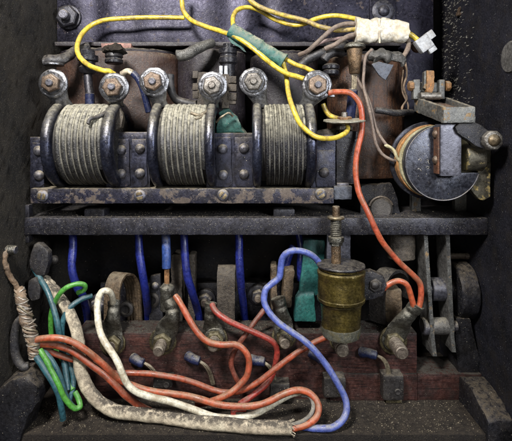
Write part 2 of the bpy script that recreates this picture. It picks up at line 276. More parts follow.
    def build(s, name, m, parent=None, org=None, bevel=0.0, ang=35, rough=None, smooth=True):
        root = parent
        while root is not None and root.parent is not None: root = root.parent
        if org is None: org = Vector(root['_o']) if root is not None else Vector((0, 0, 0))
        org = Vector(org)
        me = bpy.data.meshes.new(name)
        me.from_pydata([((v - org) * S)[:] for v in s.v], [], s.f); me.validate()
        bm = bmesh.new(); bm.from_mesh(me)
        bmesh.ops.recalc_face_normals(bm, faces=bm.faces)
        if bevel > 0:
            es = [e for e in bm.edges if len(e.link_faces) == 2 and e.calc_face_angle(0) > math.radians(ang)]
            bmesh.ops.bevel(bm, geom=es, offset=bevel * S, segments=2, affect='EDGES', profile=.6, clamp_overlap=True)
        if rough:
            step, amp, fr = rough
            for _ in range(7):
                es = [e for e in bm.edges if e.calc_length() > step * 1.6 * S]
                if not es or len(bm.faces) > 30000: break
                bmesh.ops.subdivide_edges(bm, edges=es, cuts=1, use_grid_fill=True)
            for v in bm.verts:
                p = (v.co / S + org) * fr
                v.co += Vector(noise.turbulence_vector(p, 3, False)) * amp * S
        bm.to_mesh(me); bm.free()
        if smooth:
            me.polygons.foreach_set('use_smooth', [True] * len(me.polygons)); me.update()
            try: me.set_sharp_from_angle(angle=math.radians(42))
            except Exception: pass
        me.materials.append(m)
        o = bpy.data.objects.new(name, me); C.objects.link(o)
        if parent is not None: o.parent = parent
        else: o.location = org * S
        o['_o'] = list(org)
        return o

def thing(name, label, cat, org, group=None):
    o = bpy.data.objects.new(name, None); C.objects.link(o); o.empty_display_size = .01
    o.location = Vector(org) * S; o['label'] = label; o['category'] = cat; o['_o'] = list(org)
    if group: o['group'] = group
    return o
def tag(o, label, cat, group=None):
    o['label'] = label; o['category'] = cat
    if group: o['group'] = group
    return o
def struct(o): o['kind'] = 'structure'; return o
F = Vector((0, -1, 0))   # towards the viewer
X = Vector((1, 0, 0)); Z = Vector((0, 0, 1))

# ------------------------------------------------------------------ the case
WX = 222.0; FZ = -256.0
struct(MB().box(-WX - 8, WX + 8, 93, 101, FZ - 20, 230).build('back_wall', M['back']))
struct(MB().box(-WX - 12, -WX, -130, 93, FZ - 60, 230).build('left_wall', M['wall'], rough=(4, .6, .35)))
struct(MB().box(WX, WX + 12, -130, 93, FZ - 60, 230).build('right_wall', M['wallr'], rough=(6, .5, .05)))
struct(MB().box(-WX, WX, -59, 93, FZ - 40, FZ).build('floor', M['floor'], bevel=1.0, rough=(6, .35, .2)))

# blue-purple steel plate at the top, with its two bolts and the ledge below it
t = thing('steel_plate', 'smooth purple blue steel plate across the top of the case, behind the yellow wires', 'metal plate', P(246, 42, 50))
m = MB(); a = P(57, 42, 50); b = P(433.5, -60, 50)
# gently rippled sheet
nx, nz_ = 90, 26
front = []; 
for j in range(nz_ + 1):
    for i in range(nx + 1):
        x = a.x + (b.x - a.x) * i / nx; z = a.z + (b.z - a.z) * j / nz_
        y = 50 + 0.9 * math.sin(x * .13 + 0.9 * math.sin(x * .037)) + noise.noise(Vector((x * .02, 0, z * .03))) * 1.5
        front.append(Vector((x, y, z)))
fs = [(j * (nx + 1) + i, j * (nx + 1) + i + 1, (j + 1) * (nx + 1) + i + 1, (j + 1) * (nx + 1) + i) for j in range(nz_) for i in range(nx)]
n0 = len(front); back = [Vector((v.x, 58, v.z)) for v in front]
fs += [tuple(n0 + q for q in reversed(f)) for f in list(fs)]
def brd(l): return [(l[i], l[i + 1], n0 + l[i + 1], n0 + l[i]) for i in range(len(l) - 1)]
bot = list(range(nx + 1)); top = [nz_ * (nx + 1) + i for i in range(nx + 1)]; lf = [j * (nx + 1) for j in range(nz_ + 1)]; rt = [j * (nx + 1) + nx for j in range(nz_ + 1)]
fs += brd(bot) + brd(top) + brd(lf) + brd(rt)
m.add(front + back, fs); m.build('panel', M['plate'], t)
m = MB().prism([(398, 43), (433.5, 43), (433.5, 112), (398, 112)], 52, 5); m.build('lower_tab', M['plate'], t, bevel=.6, rough=(6, .8, .06))
c = P(69, 17.5, 48); nb = MB().cyl(c + Vector((0, 2, 0)), c + F * 1.5, 13.5, seg=30, ch=.6).hexn(c + F * 1.5, F, 12.5, 7, phase=.25).build('hex_bolt', M['iron'], t, bevel=.3)
c2 = P(66, 16, 40); MB().cyl(c2, c2 + F * 9, 5.2, ch=1.0).build('stud', M['rivet'], nb)
c = P(383, 11.5, 48); nb = MB().lathe(c, F, [(12.5, -1), (12.5, 1.5), (11, 2.5), (7, 3)], 30).dome(c + F * 2.6, F, 6.5, 4.5).build('round_bolt', M['iron'], t)
# square raised seat round the right-hand bolt
MB().prism([(370, -4), (396, -4), (396, 22), (370, 22)], 47.5, 2).build('bolt_seat', M['plate'], t, bevel=.8)
t.children  # parts listed above

t = MB().box(P(57, 0, 44).x, P(400, 0, 44).x, 38, 70, P(0, 47, 44).z, P(0, 43, 44).z).build('wooden_strip', M['drumd'], bevel=.5, rough=(6, .5, .1))
tag(t, 'thin dark dusty strip running just under the lower edge of the purple plate', 'strip')
t = MB().pbox(101, 131, 43, 48, 34, 12).build('pink_spacer', M['pink'], bevel=.8, rough=(2, .5, .3))
tag(t, 'small pinkish spacer under the plate above the left drum', 'spacer')

# ------------------------------------------------------------------ magnet drums behind the coils
def drum(px, py0, py1, Y, r, m, label, lid=True, ry=31):
    c = P(px, py1, Y); top = P(px, py0, Y).z; h = top - c.z
    t = thing('magnet_drum', label, 'magnet coil', c, 'wrapped magnet drums behind the coils')
    rs = []; seg = 64
    lay = [0, .15, .3, .45, .6, .75, .9, 1.0]
    pr = [(r - 1, 0), (r, 1)] + [(r + .3 * math.sin(q * 9), h * q) for q in lay[1:-1]] + [(r, h - 1.5), (r - 1.5, h)]
    def sq(mb):
        for v in mb.v: v.y = Y + (v.y - Y) * ry / r
        return mb
    sq(MB().lathe(c, Z, pr, seg)).build('wrapping', m, t, rough=(4, .5, .09))
    if lid:
        sq(MB().lathe(c + Z * (h + .05), Z, [(r - 4, 0), (r - 3, 2.5), (r - 8, 4), (8, 5)], 48)).build('end_cap', M['drumd'], t, rough=(4, .6, .15))
    return t
drum(118, 56, 165, 60, 69, M['drum'], 'broad brown paper wrapped drum behind the two leftmost coil lugs')
drum(212, 54, 165, 60, 38, M['drumd'], 'dark brown drum behind the slotted blocks and middle coil')
drum(284, 58, 165, 60, 38, M['drumd'], 'near black drum behind the green taped splice and third coil')
drum(365, 60, 176, 48, 42, M['drumr'], 'rusty brown streaked drum beside the thin taupe wires and contact disc', ry=38)

# ------------------------------------------------------------------ resistor rack
YR = -16
t = thing('resistor_rack', 'long riveted blue grey steel rack holding the three wire coils', 'rack', P(183, 203, -20))
for (x0, x1, yt) in ((30, 44, 137), (106, 150, 132), (206, 256, 133), (311, 335.5, 135)):
    m = MB().pbox(x0, x1, yt, 190, YR + 2, 14)
    pl = m.build('plate', M['frame'], t, bevel=.7, rough=(5, .35, .2))
# straps carrying the rivets
for (x0, x1, yt, yb) in ((113, 129.5, 139, 187), (131, 147, 139, 187), (214, 231.5, 137, 187), (234, 254, 137, 186), (315.5, 334.5, 150, 187), (31.5, 43, 143, 187)):
    MB().prism([(x0 + 1, yt), (x1 - 1, yt), (x1, yt + 8), (x1 - .5, yt + 25), (x1 + 1, yb - 3), (x1 - 3, yb), (x0 + 2, yb), (x0, yb - 6), (x0 + 1.2, yt + 22), (x0, yt + 8)], YR, 3).build('strap', M['frame'], t, bevel=.5, rough=(4, .35, .25))
for (x, y) in ((121, 150), (140, 149), (121, 174), (140, 173.5), (222.5, 149), (244, 148.5), (223, 175), (244, 174.5), (324, 172.5), (39, 175.5), (38.5, 151)):
    MB().dome(P(x, y, YR - .2), F + Vector((random.uniform(-.1, .1), 0, random.uniform(-.1, .1))), 5.0, 3.9).build('rivet', M['rivet'], t)
rl = MB().pbox(30, 334, 188.5, 203.5, -22, 24).build('rail', M['railm'], t, bevel=.8, rough=(5, .5, .12))
for (x, y, an) in ((42.5, 196, 1.4), (140, 195.5, .2), (223, 195, .9), (320.5, 194, .6)):
    c = P(x, y, -22.2)
    m = MB().lathe(c, F, [(5.6, -1), (5.6, 0.8), (4.8, 1.6), (4.4, 1.9)], 24)
    sc = m.build('screw', M['rivet'], t)
    for sgn in (-1, 1):
        d = Vector((math.cos(an), 0, math.sin(an))); e = Vector((-d.z, 0, d.x))
        q = c + F * 1.7 + e * sgn * 2.1
        pts = []
        for yy in (0, 1.1):
            for (aa, bb) in ((-3.2, -1.3), (3.2, -1.3), (2.2, 1.5), (-2.2, 1.5)): pts.append(q + d * aa + e * bb * sgn + F * yy)
        MB().add(pts, [(0, 1, 2, 3), (7, 6, 5, 4), (0, 4, 5, 1), (1, 5, 6, 2), (2, 6, 7, 3), (3, 7, 4, 0)]).build('screw_face', M['screw'], sc, bevel=.25)

CZ = -4.5; CY = -5.0; CR = 40.5
def coil(x0, x1, wl, wr, turns, mt, lugs, label, rw=6.0):
    kf = K(CY - CR)
    xx = lambda p: (p - VX) * kf
    t = thing('resistor_coil', label, 'wire coil', Vector(((xx(x0) + xx(x1)) / 2, CY, CZ - CR)), 'ribbon wound resistor coils on the rack')
    cen = lambda x: Vector((x, CY, CZ))
    MB().cyl(cen(xx(x0) + 3), cen(xx(x1) - 3), CR - 4.5, seg=64).build('core', M['core'], t)
    # the winding: one continuous helix of thick ribbon
    a, b = xx(wl), xx(wr); pitch = (b - a) / turns; seg = 84; rs = []
    hw = pitch * .54
    for i in range(int(turns * seg) + 1):
        th = i / seg * 2 * math.pi; x = a + pitch * i / seg
        R0 = CR - 3.0
        rad = Vector((0, math.cos(th), math.sin(th)))
        wv = 1 + .12 * noise.noise(Vector((x * .2, th * 3, 1)))
        ring = []
        for j in range(10):
            al = 2 * math.pi * j / 10
            ring.append(cen(x + hw * .93 * math.cos(al)) + rad * (R0 + 2.7 * wv * math.sin(al)))
        rs.append(ring)
    m = MB().rings(rs); m.build('winding', mt, t)
    hp = []; sg = 60; pz = x0 * 1.7
    for i in range(int((turns - .6) * sg) + 1):
        th = i / sg * 2 * math.pi; x = a + pitch * (i / sg + .5)
        n1_ = noise.noise(Vector((x * .5, th * 2.3, pz)))
        hp.append(cen(x + .25 * n1_) + Vector((0, math.cos(th), math.sin(th))) * (CR - 1.75 + .55 * n1_))
    MB().tube(hp, lambda f: .95 + .30 * noise.noise(Vector((f * 190, pz, 0))), seg=7, smooth=False).build('cord', M['cord' if mt is M['coil'] else 'cordd'], t)
    for (q0, q1) in ((xx(x0), xx(wl) - 2.6), (xx(wr) + 0.8, xx(x1))):
        w = (q1 - q0) / 2; c = cen((q0 + q1) / 2)
        pr = []
        for j in range(18):
            al = 2 * math.pi * j / 18
            ca, sa = math.cos(al), math.sin(al)
            pr.append((CR - 5 + 6.6 * (abs(sa) ** .8) * (1 if sa > 0 else -1), w * (abs(ca) ** .7) * (1 if ca > 0 else -1)))
        MB().lathe(c, X, pr, 72, loop=True).build('end_ring', M['ring'], t, rough=(30, .25, .08))
    for (lx, ly, tx, nm, ph, r) in lugs:
        Yl = -24
        c = P(lx, ly, Yl); R = r * K(Yl)
        tp = Vector((xx(tx) if abs(tx - lx) > 1 else xx(tx), CY - 8, CZ + CR - 2))
        # eye
        body = MB().lathe(c, F, [(R - 1, -3), (R, -2.2), (R, .4), (R - 1.2, 1.3), (R - 3.4, 1.5), (R - 4, .6), (5, .6)], 40)
        side = (tp - c); side.y = 0; side.normalize(); pp = Vector((-side.z, 0, side.x))
        st = c + side * (R * .55) + Vector((0, 1, 0))
        rings = []
        for f in (0, .25, .5, .75, 1, 1.2):
            cc = st.lerp(tp, f) + F * (2.0 * math.sin(f * 2.2)); w = R * (.80 - .30 * min(f * 1.3, 1)); th2 = 1.8 + 2.2 * f
            rings.append([cc + pp * w * math.cos(al) + F * th2 * math.sin(al) for al in [2 * math.pi * j / 14 for j in range(14)]])
        body.rings(rings)
        lg = body.build('terminal_lug', M['zinc'], t, rough=(4, .6, .25))
        w = MB().lathe(c + F * 1.5, F, [(R * .78, -1), (R * .80, .4), (R * .74, 1.2), (4, 1.3)], 30).build('washer', M['zinc'], lg)
        ax = (F + Vector((random.uniform(-.06, .06), 0, random.uniform(-.06, .06)))).normalized()
        MB().hexn(c + F * 2.6, ax, R * .66, 5.0, phase=ph).build('nut', M[nm], lg, bevel=.4)
        MB().cyl(c + F * 6, c + F * 9.6, 3.5, seg=18, ch=.8).build('stud_tip', M['rivet'] if nm == 'nutb' else M['nuts'], lg)
    return t
coil(38.5, 111.5, 53, 98, 7.6, M['coil'], [(53, 83.5, 50, 'nutb', .4, 14.5), (114, 87.5, 106, 'nutb', .1, 14.8)], 'dusty grey ribbon coil at the left end of the rack, yellow wire on its lug')
coil(145.5, 214, 159, 203, 7.6, M['coil'], [(154, 82, 153, 'nutb', .7, 14.8), (212.5, 86, 208, 'nuts', .3, 14.6)], 'dusty grey ribbon coil in the middle of the rack, between two riveted plates')
coil(252, 318, 265, 306, 8.6, M['coild'], [(253.5, 82, 262, 'nuts', .05, 14.4), (317, 85.5, 311, 'nutb', .5, 15.2)], 'darker pale topped coil at the right end of the rack, crossed by a yellow wire')

# ------------------------------------------------------------------ iron shelf bar
t = thing('shelf_bar', 'black iron shelf bar spanning the case below the coil rack', 'shelf', P(256, 235, -20))
a = P(24, 235, -20); b = P(488, 218, -20)
MB().box(a.x, b.x, -20, -13, a.z, b.z).build('front_lip', M['iron'], t, bevel=.9, rough=(5, .45, .12))
MB().box(a.x, b.x, -13.1, 66, b.z - 6, b.z - .4).build('top_plate', M['iron'], t, bevel=.5, rough=(6, .3, .12))
MB().pbox(22.5, 29, 205, 218, -17, 8).pbox(23, 29, 235, 243, -17, 8).build('end_lug', M['iron'], t, bevel=.8)
for (x, w) in ((97, 10), (283.5, 10.5)):
    c = P(x, 216, 0); MB().box(c.x - w, c.x + w, -8, 8, b.z - 1, b.z + 6.5).build('bolt_head', M['iron'], t, bevel=1.5, rough=(2, .5, .3))
    c = P(x, 235, -12); MB().lathe(Vector((c.x, -8, a.z + 1)), -Z, [(7, 0), (6.5, 2.6), (4, 3)], 20).build('washer', M['rivet'], t)
t = MB().pbox(327, 350.5, 233, 300, -10, 6).build('hanger_strap', M['bar'], bevel=.6, rough=(4, .4, .2))
tag(t, 'short grey strap hanging from the shelf behind the brass cylinder rod', 'strap')

# ------------------------------------------------------------------ wooden base board and the things on the floor
t = thing('base_board', 'dark red brown wooden board carrying the row of terminals along the bottom', 'board', P(250, 404, -5))
a = P(74, 333, -5); b = P(417, 0, -5)
MB().box(a.x, b.x, -5, 27, FZ - .5, a.z).build('plank', M['wood'], t, bevel=1.0, rough=(6, .5, .07))
a2 = P(417.5, 374, -7); b2 = P(482, 0, -7)
MB().box(a2.x, b2.x, -7, 30, FZ - .4, a2.z).build('low_plank', M['wood'], t, bevel=1.0, rough=(5, .5, .09))
MB().box(P(330, 0, -7).x, a2.x - .3, -8, -5.2, FZ - .4, a2.z + .5).build('facing_strip', M['wood'], t, bevel=.6, rough=(5, .3, .1))

def bracket(sgn, pts, label):
    # triangular corner casting: side profile in YZ, thickness along X
    t = MB(); x0 = sgn * WX; x1 = sgn * (WX - 22)
    n = len(pts); A = [Vector((x0, y, z)) for y, z in pts]; B = [Vector((x1, y, z)) for y, z in pts]
    t.add(A + B, [tuple(range(n)), tuple(range(2 * n - 1, n - 1, -1))] + [(i, (i + 1) % n, (i + 1) % n + n, i + n) for i in range(n)])
    o = t.build('corner_bracket', M['cast'], org=(sgn * (WX - 8), -30, FZ), bevel=1.6, rough=(3.5, .9, .12))
    return tag(o, label, 'bracket', 'corner brackets on the case floor')
bracket(1, [(-64, FZ - 12), (-5, FZ - 1), (-5, FZ + 27), (-12, FZ + 27), (-40, FZ + 17), (-63, FZ + 6)][::-1] if False else [(-64, FZ - 14), (-4, FZ - 1), (-4, FZ + 22), (-14, FZ + 26), (-34, FZ + 25), (-62, FZ + 14)], 'dusty black casting in the bottom right corner of the case')
t = MB().prism([(0, 388), (10, 381), (26, 376), (37, 388), (37, 402), (27, 420), (20, 440), (18, 455), (-14, 455), (-14, 400)], -62, 30)
t = t.build('corner_bracket', M['cast'], org=P(15, 441, -50), bevel=2.5, rough=(3.5, 1.4, .1)); tag(t, 'dusty black casting in the bottom left corner of the case', 'bracket', 'corner brackets on the case floor')

# foot block and pulley at the lower right
t = MB().prism([(456, 318), (470, 318), (478, 352), (482, 366), (482, 376), (460, 376), (455, 345)], -4, 26).build('foot_block', M['cast'], org=P(468, 376, 0), bevel=1.2, rough=(3, .8, .14))
tag(t, 'rough grey cast foot under the wheel at lower right', 'foot block')
t = thing('wheel', 'thick dark grey wheel beside the twin levers at lower right', 'wheel', P(465, 320, 14))
cw = Vector(((463 - VX) * K(8), 16, P(0, 292, 8).z)); 
MB().lathe(cw - X * 9, X, [(14, 0), (27, 0), (28.5, 1.5), (28.5, 16.5), (27, 18), (14, 18)], 56).build('rim', M['lever'] if False else M['cast'], t, rough=(4, .4, .15))
MB().cyl(cw - X * 16, cw + X * 6, 12, ch=1).build('hub', M['iron'], t)
t = thing('lever_pair', 'two parallel grey lever plates joined by a round pin, at lower right', 'lever', P(440, 357, 0))
def plate_lr(xt, xb, yb, wid):
    Yf, Yb = -12, 14; zt = -81.5
    A = P(xt, 0, Yf).x; ktop = A; B = P(xb, 0, Yf).x; zb = P(0, yb, Yf).z
    zm = P(0, 336, Yf).z; Mx = A + (B - A) * .78
    vs = []
    for (x, z, y0) in ((A, zt, Yf + 2), (Mx, zm, Yf), (B, zb, Yf - 1)):
        vs.append([Vector((x - wid / 2, y0, z)), Vector((x + wid / 2, y0, z)), Vector((x + wid / 2, Yb, z)), Vector((x - wid / 2, Yb, z))])
    return MB().rings(vs)
plate_lr(425.5, 434.5, 356, 4.2).build('lever_plate', M['lever'], t, bevel=.5, rough=(4, .5, .12))
plate_lr(448, 453.5, 352, 4.2).build('lever_plate', M['lever'], t, bevel=.5, rough=(4, .5, .12))
def edge(xt, xb, yb, wid):
    A = P(xt, 0, -12).x; B = P(xb, 0, -12).x; Mx = A + (B - A) * .78; zb = P(0, yb, -12).z; zm = P(0, 336, -12).z; rs = []
    for (x, z, y0) in ((A, -82, -10), (Mx, zm, -12), (B, zb, -13)):
        rs.append([Vector((x - wid / 2 + .3, y0 - .5, z)), Vector((x + wid / 2 - .3, y0 - .5, z)), Vector((x + wid / 2 - .3, y0 + .3, z)), Vector((x - wid / 2 + .3, y0 + .3, z))])
    MB().rings(rs).build('worn_edge', M['grey'], t, rough=(3, .12, .2))
edge(425.5, 434.5, 355.5, 4.2); edge(448, 453.5, 351.5, 4.2)
c = P(440, 326, -4); MB().cyl(c - X * 11, c + X * 11, 8.2, seg=28).build('pin', M['lever'], t)
MB().cyl(c + X * 12, c + X * 17, 5.2, ch=1).build('pin_end', M['rivet'], t); MB().cyl(c - X * 18, c - X * 12, 8.5, ch=1).build('pin_head', M['rivet'], t)
t = thing('spacer_roller', 'smooth blue grey roller between the twin levers, above their pin', 'roller', P(439, 300, 2))
c = P(439, 289, 2); MB().cyl(c - X * 9, c + X * 8.6, 11.5, seg=30, ch=.6).build('barrel', M['bar'], t); MB().cyl(c - X * 12, c - X * 9, 8).cyl(c + X * 8.6, c + X * 9.2, 9).build('shoulder', M['iron'], t)
c = P(448, 256, 20)
tag(MB().cyl(c, c + X * 22, 3.4, ch=.6).build('short_rod', M['stud'], org=c, rough=(3, .5, .2)), 'short dusty horizontal rod above the wheel, right of the levers', 'rod')
t = MB().lathe(P(401, 258, 10), Z, [(13, 0), (14, 1), (14, 24), (13, 26)], 30).build('round_post', M['fing'], org=P(401, 258, 10), rough=(3, .5, .15))
tag(t, 'short dark round post under the shelf behind the long red wire', 'post')

# transformer-like block behind the shelf on the right
t = thing('clamped_block', 'dark dusty block with a round boss behind the shelf, below the streaked drum', 'block', P(382, 210, 20))
MB().prism([(361, 186), (392, 183), (398, 200), (401, 216), (360, 216)], 10, 30).build('body', M['cast'], t, bevel=1.5, rough=(3, 1.2, .15))
MB().cyl(P(381, 209, 11), P(381, 209, 3), 11.5, ch=2).build('boss', M['block'], t)
m = MB(); c = P(381, 209, 6)
m.tube([c + Vector((math.cos(q) * 12.3, 0, math.sin(q) * 12.3)) for q in [math.radians(dg) for dg in range(20, 165, 12)]], 1.1, seg=8).build('rim_bead', M['stud'], t)
for (x0, x1) in ((412, 421), (455, 470)):
    o = MB().pbox(x0, x1, 193, 217, 25, 8).build('support_leg', M['grey'], org=P((x0 + x1) / 2, 217, 28), bevel=.7)
    tag(o, 'pale narrow leg under the contact disc, nearer the streaked drum' if x0 < 430 else 'pale narrow leg under the contact disc, nearer the right wall', 'support leg', 'support legs under the contact disc')

# ------------------------------------------------------------------ contact disc assembly
t = thing('contact_disc', 'thick notched blue grey disc with orange and cream layers, right of the drum', 'contact disc', P(443, 200, -35))
def cdisc(px, py, r, Y, th, notch=True):
    pts = []; c = P(px, py, Y)
    for i in range(72):
        an = math.radians(-8 - i * 5 * (282 / 355.0))
        pts.append((c.x + r * math.cos(an), c.z + r * math.sin(an)))
    xs = c.x
    if notch:
        pts = [p for p in pts if not (p[0] > c.x + 4 and p[1] > c.z - 8)]
        pts += [(c.x - 6, c.z + r * .98), (c.x - 6, c.z - 6), (c.x - 4, c.z - 9), (c.x + r * .98, c.z - 9)]
        pts = sorted(set(pts[:-4]), key=lambda p: -((math.degrees(math.atan2(p[1] - c.z, p[0] - c.x)) + 14) % 360)) + [(c.x - 7, c.z - 4), (c.x - 4, c.z - 9)][::-1][::-1]
    return pts, c
def disc_full(px, py, r, Y, th, m, nm, bev=.6):
    c = P(px, py, Y); o = MB().lathe(c + Vector((0, th, 0)), F, [(r * .3, 0), (r - .5, 0), (r, .5), (r, th - .5), (r - .5, th), (r * .3, th)], 72).build(nm, m, t, rough=(5, .25, .15)); return o
# front disc: sector outline with the upper right quarter cut away
c = P(443, 163, -42); r = 34.5; out = []
for i in range(0, 61):
    an = math.radians(-15 - i * (252 / 60.0)); out.append(Vector((c.x + r * math.cos(an), -42, c.z + r * math.sin(an))))
out += [Vector((c.x - 5.0, -42, c.z + 22)), Vector((c.x - 5.0, -42, c.z - 6)), Vector((c.x - 2.0, -42, c.z - 8.9))]
n = len(out); bk = [v + Vector((0, 9, 0)) for v in out]
MB().add(out + bk, [tuple(range(n)), tuple(range(2 * n - 1, n - 1, -1))] + [(i, (i + 1) % n, (i + 1) % n + n, i + n) for i in range(n)]).build('front_disc', M['disc'], t, bevel=.7, rough=(3, .35, .2))
m = MB()
for (x, y, pts_) in ((420, 161, 0), (428, 162, 1), (419.5, 169.5, 2), (427.5, 168.5, 0)):
    shp = [[(-2, 1), (0, 3), (2, 1), (0, -.5)], [(-2, 2), (1, 2.5), (0, 0), (2, -2)], [(-2, 0), (0, 1.5), (1, -1), (2.5, -2)]][pts_]
    b_ = P(x, y, -42.15)
    m.tube([b_ + Vector((u_ * .75, 0, v_ * .75)) for u_, v_ in shp], .36, seg=6, sub=4, wob=.4)
m.build('stamped_marks', M['nuts'], t)
m = MB(); m.tube([Vector((c.x + (r - .6) * math.cos(an), -42.0, c.z + (r - .6) * math.sin(an))) for an in [math.radians(-18 - 4 * i) for i in range(60)]], .55, seg=6, smooth=False); m.build('rim_highlight', M['rivet'], t)  # paler bead painted in as the highlight along the disc rim
k0 = c.copy()
def layer(Y, th, r2, m, nm, dx=0, dz=0):
    cc = Vector((c.x + dx, Y + th, c.z + dz))
    MB().lathe(cc, F, [(10, 0), (r2 - .4, 0), (r2, .4), (r2, th - .4), (r2 - .4, th), (10, th)], 72).build(nm, m, t, rough=(5, .2, .15))
layer(-31.5, 4.5, 34.2, M['creamr'], 'cream_layer', -1.5, .5)
layer(-26, 8, 34.6, M['fiber'], 'fibre_layer', -2.5, 1)
layer(-17, 4, 37.5, M['disc'], 'rear_flange', -3, 1)
MB().cyl(Vector((c.x, -20, c.z)), Vector((c.x, 50, c.z)), 9).build('spindle', M['iron'], t)
ct = c.copy()
t = thing('contact_bar', 'upright lavender grey steel bar bolted across the notched disc', 'bar', P(451, 176, -50))
MB().pbox(440.5, 461.5, 124, 176, -54, 13).build('bar', M['bar'], t, bevel=.6, rough=(4, .35, .15))
MB().pbox(438, 440, 127, 174, -52, 12).build('side_strip', M['rustin'], t, bevel=.3)
for y in (134, 160): MB().dome(P(437.2, y, -47), Vector((-.6, -1, 0)), 4.4, 3.4).build('bolt_head', M['nutb'], t)
t = thing('pivot_sleeve', 'patchy brass and grey horizontal sleeve right of the upright bar', 'sleeve', P(470, 170, -38))
c = P(463, 158, -36); MB().cyl(c, c + X * 17, 12, seg=30, ch=.8).build('barrel', M['brassy'], t, rough=(3, .4, .15))
t = MB().prism([(479, 148), (491, 148), (490.5, 197), (484, 200.5), (480, 200), (471, 190), (478, 178)], -38, 9).build('narrow_bar', M['brassy'], org=P(484, 200, -34), bevel=.8, rough=(3, .4, .15))
tag(t, 'narrow brownish bar with a slanted foot at the right of the contact disc', 'bar')
t = thing('swing_lever', 'dark rounded arm ending in a dull brass nut, against the right wall', 'arm', P(478, 150, -54))
MB().prism([(455, 127), (459, 123), (468, 122.5), (475, 122), (482, 125), (495, 135), (492, 147), (484, 149), (476, 146), (466, 139), (458, 133)], -58, 8).build('arm_plate', M['cast'], t, bevel=1.8, rough=(3, .6, .15))
cn = P(492, 140.5, -60); MB().lathe(cn, F, [(9, -6), (9, 2), (8, 3.5), (3, 3.6)], 8, phase=.4).build('square_nut', M['nuts'], t, bevel=.8, rough=(3, .3, .3))
MB().dome(cn + F * 3, F + Vector((.1, 0, -.1)), 5.5, 4).build('pin_end', M['screw'], t)

# tilted rectangular bracket on top
t = thing('trough_bracket', 'open rectangular weathered steel frame projecting above the contact disc', 'bracket', P(445, 122, -35))
A = P(414, 97, -12); B = P(443, 107, -60); Cc = P(475, 106.5, -60); Dd = P(447, 97, -12)
hA = 13.0
def wall_between(p, q, th, inward, h0, h1):
    a0 = p; b0 = q; a1 = p + inward * th; b1 = q + inward * th
    return [a0 - Z * h0, b0 - Z * h1, b1 - Z * h1, a1 - Z * h0, a0, b0, b1, a1]
MB().hexa(wall_between(A, B, 4, X, 14, 14)).build('side_rail', M['grey'], t, bevel=.7, rough=(3, .35, .2))
MB().hexa(wall_between(Cc, Dd, -4, X, 14, 14)).build('side_rail', M['grey'], t, bevel=.7, rough=(3, .35, .2))
MB().hexa([B - Z * 14 + X * 0 + F * 1, Cc - Z * 14 + F * 1, Cc - Z * 14 - F * 5, B - Z * 14 - F * 5, B + F * 1, Cc + F * 1, Cc - F * 5, B - F * 5]).build('front_rail', M['grey'], t, bevel=1.0, rough=(3, .35, .2))
MB().hexa([A - Z * 9 + X * 4, B - Z * 9 + X * 4 - F * 5, Cc - Z * 9 - X * 4 - F * 5, Dd - Z * 9 - X * 4, A - Z * 5 + X * 4, B - Z * 4 + X * 4 - F * 5, Cc - Z * 4 - X * 4 - F * 5, Dd - Z * 5 - X * 4]).build('rusty_bed', M['rustin'], t, rough=(2, .6, .3))
for (x0, x1) in ((413.5, 420), (439.5, 445)):
    MB().pbox(x0, x1, 79.5, 99, -20, 7).build('post', M['grey'], t, bevel=.7, rough=(3, .3, .2))
MB().pbox(418, 442, 82, 92, -16, 6).build('cross_bar', M['grey'], t, bevel=1, rough=(2, .6, .25))
MB().cyl(P(420, 96, -22), P(440, 96, -22), 3.5).build('cross_pin', M['nuts'], t)
for x, dx in ((413, -1), (445.5, 1)):
    c = P(x, 86, -17); MB().hexn(c, X * dx, 5, 4.5).build('side_nut', M['rusty'], t, bevel=.4)
c = P(431, 96, -22)
MB().prism([(427, 70), (434.5, 70.5), (434.5, 86), (432, 93), (427, 92)], -24, 7).build('clamp_screw', M['rusty'], t, bevel=1, rough=(2, .6, .3))
MB().prism([(424.5, 72), (427, 70), (427, 90), (424, 88)], -22, 6).build('clamp_side', M['grey'], t, bevel=.5)
c = P(407, 100, 0)
m = MB(); m.wire([(405, 62, 10), (406.5, 76, 5), (404, 88, 2), (407, 99, 2), (402, 108, 2), (404, 116, 4)], 1.1, wob=.2); m.wire([(403, 70, 8), (402, 90, 6), (408, 104, 2), (408, 112, 2)], .9)
tag(m.build('frayed_wire', M['twine'], org=c), 'frayed thin brown strands hanging left of the trough bracket', 'wire')
m = MB().wire([(376, 110, -14), (388, 112, -14), (400, 113, -6), (412, 112, 5)], 3.2, wob=.1)
tag(m.build('dark_cable', M['black'], org=P(390, 110, -14)), 'short black cable crossing the streaked drum toward the contact disc', 'cable')

# ------------------------------------------------------------------ black block, disc plate and clamp right of the rack
t = thing('terminal_block', 'black bakelite block below the flat grey disc, right of the coils', 'terminal block', P(347, 184, -12))
MB().pbox(336.5, 357.5, 131, 184, -14, 26).build('body', M['bakelite'], t, bevel=.8, rough=(5, .25, .1))
MB().pbox(334, 352, 186, 199.5, -18, 10).build('clamp', M['foil'], t, bevel=.8, rough=(2, .5, .3))
MB().pbox(337, 349, 183, 188, -16, 8).build('clamp_screw', M['rivet'], t, bevel=.8)
t = thing('disc_terminal', 'flat pale grey disc with a small nut on top, above the black block', 'terminal', P(345, 131, -15))
c = P(344.5, 120.5, -16); tilt = Vector((-.03, -.14, 1)).normalized()
MB().lathe(c, tilt, [(4, -1), (19.5, -1.1), (20.3, -.2), (19.8, .9), (16, 1.3), (4, 1.3)], 44).build('disc', M['washd'], t, rough=(3, .4, .2))
MB().hexn(c + Z * 1.2, tilt, 7, 2.6).build('nut', M['rusty'], t, bevel=.4); MB().cyl(c + Z * 3, c + Z * 8, 3, ch=.6).build('stud', M['nuts'], t)
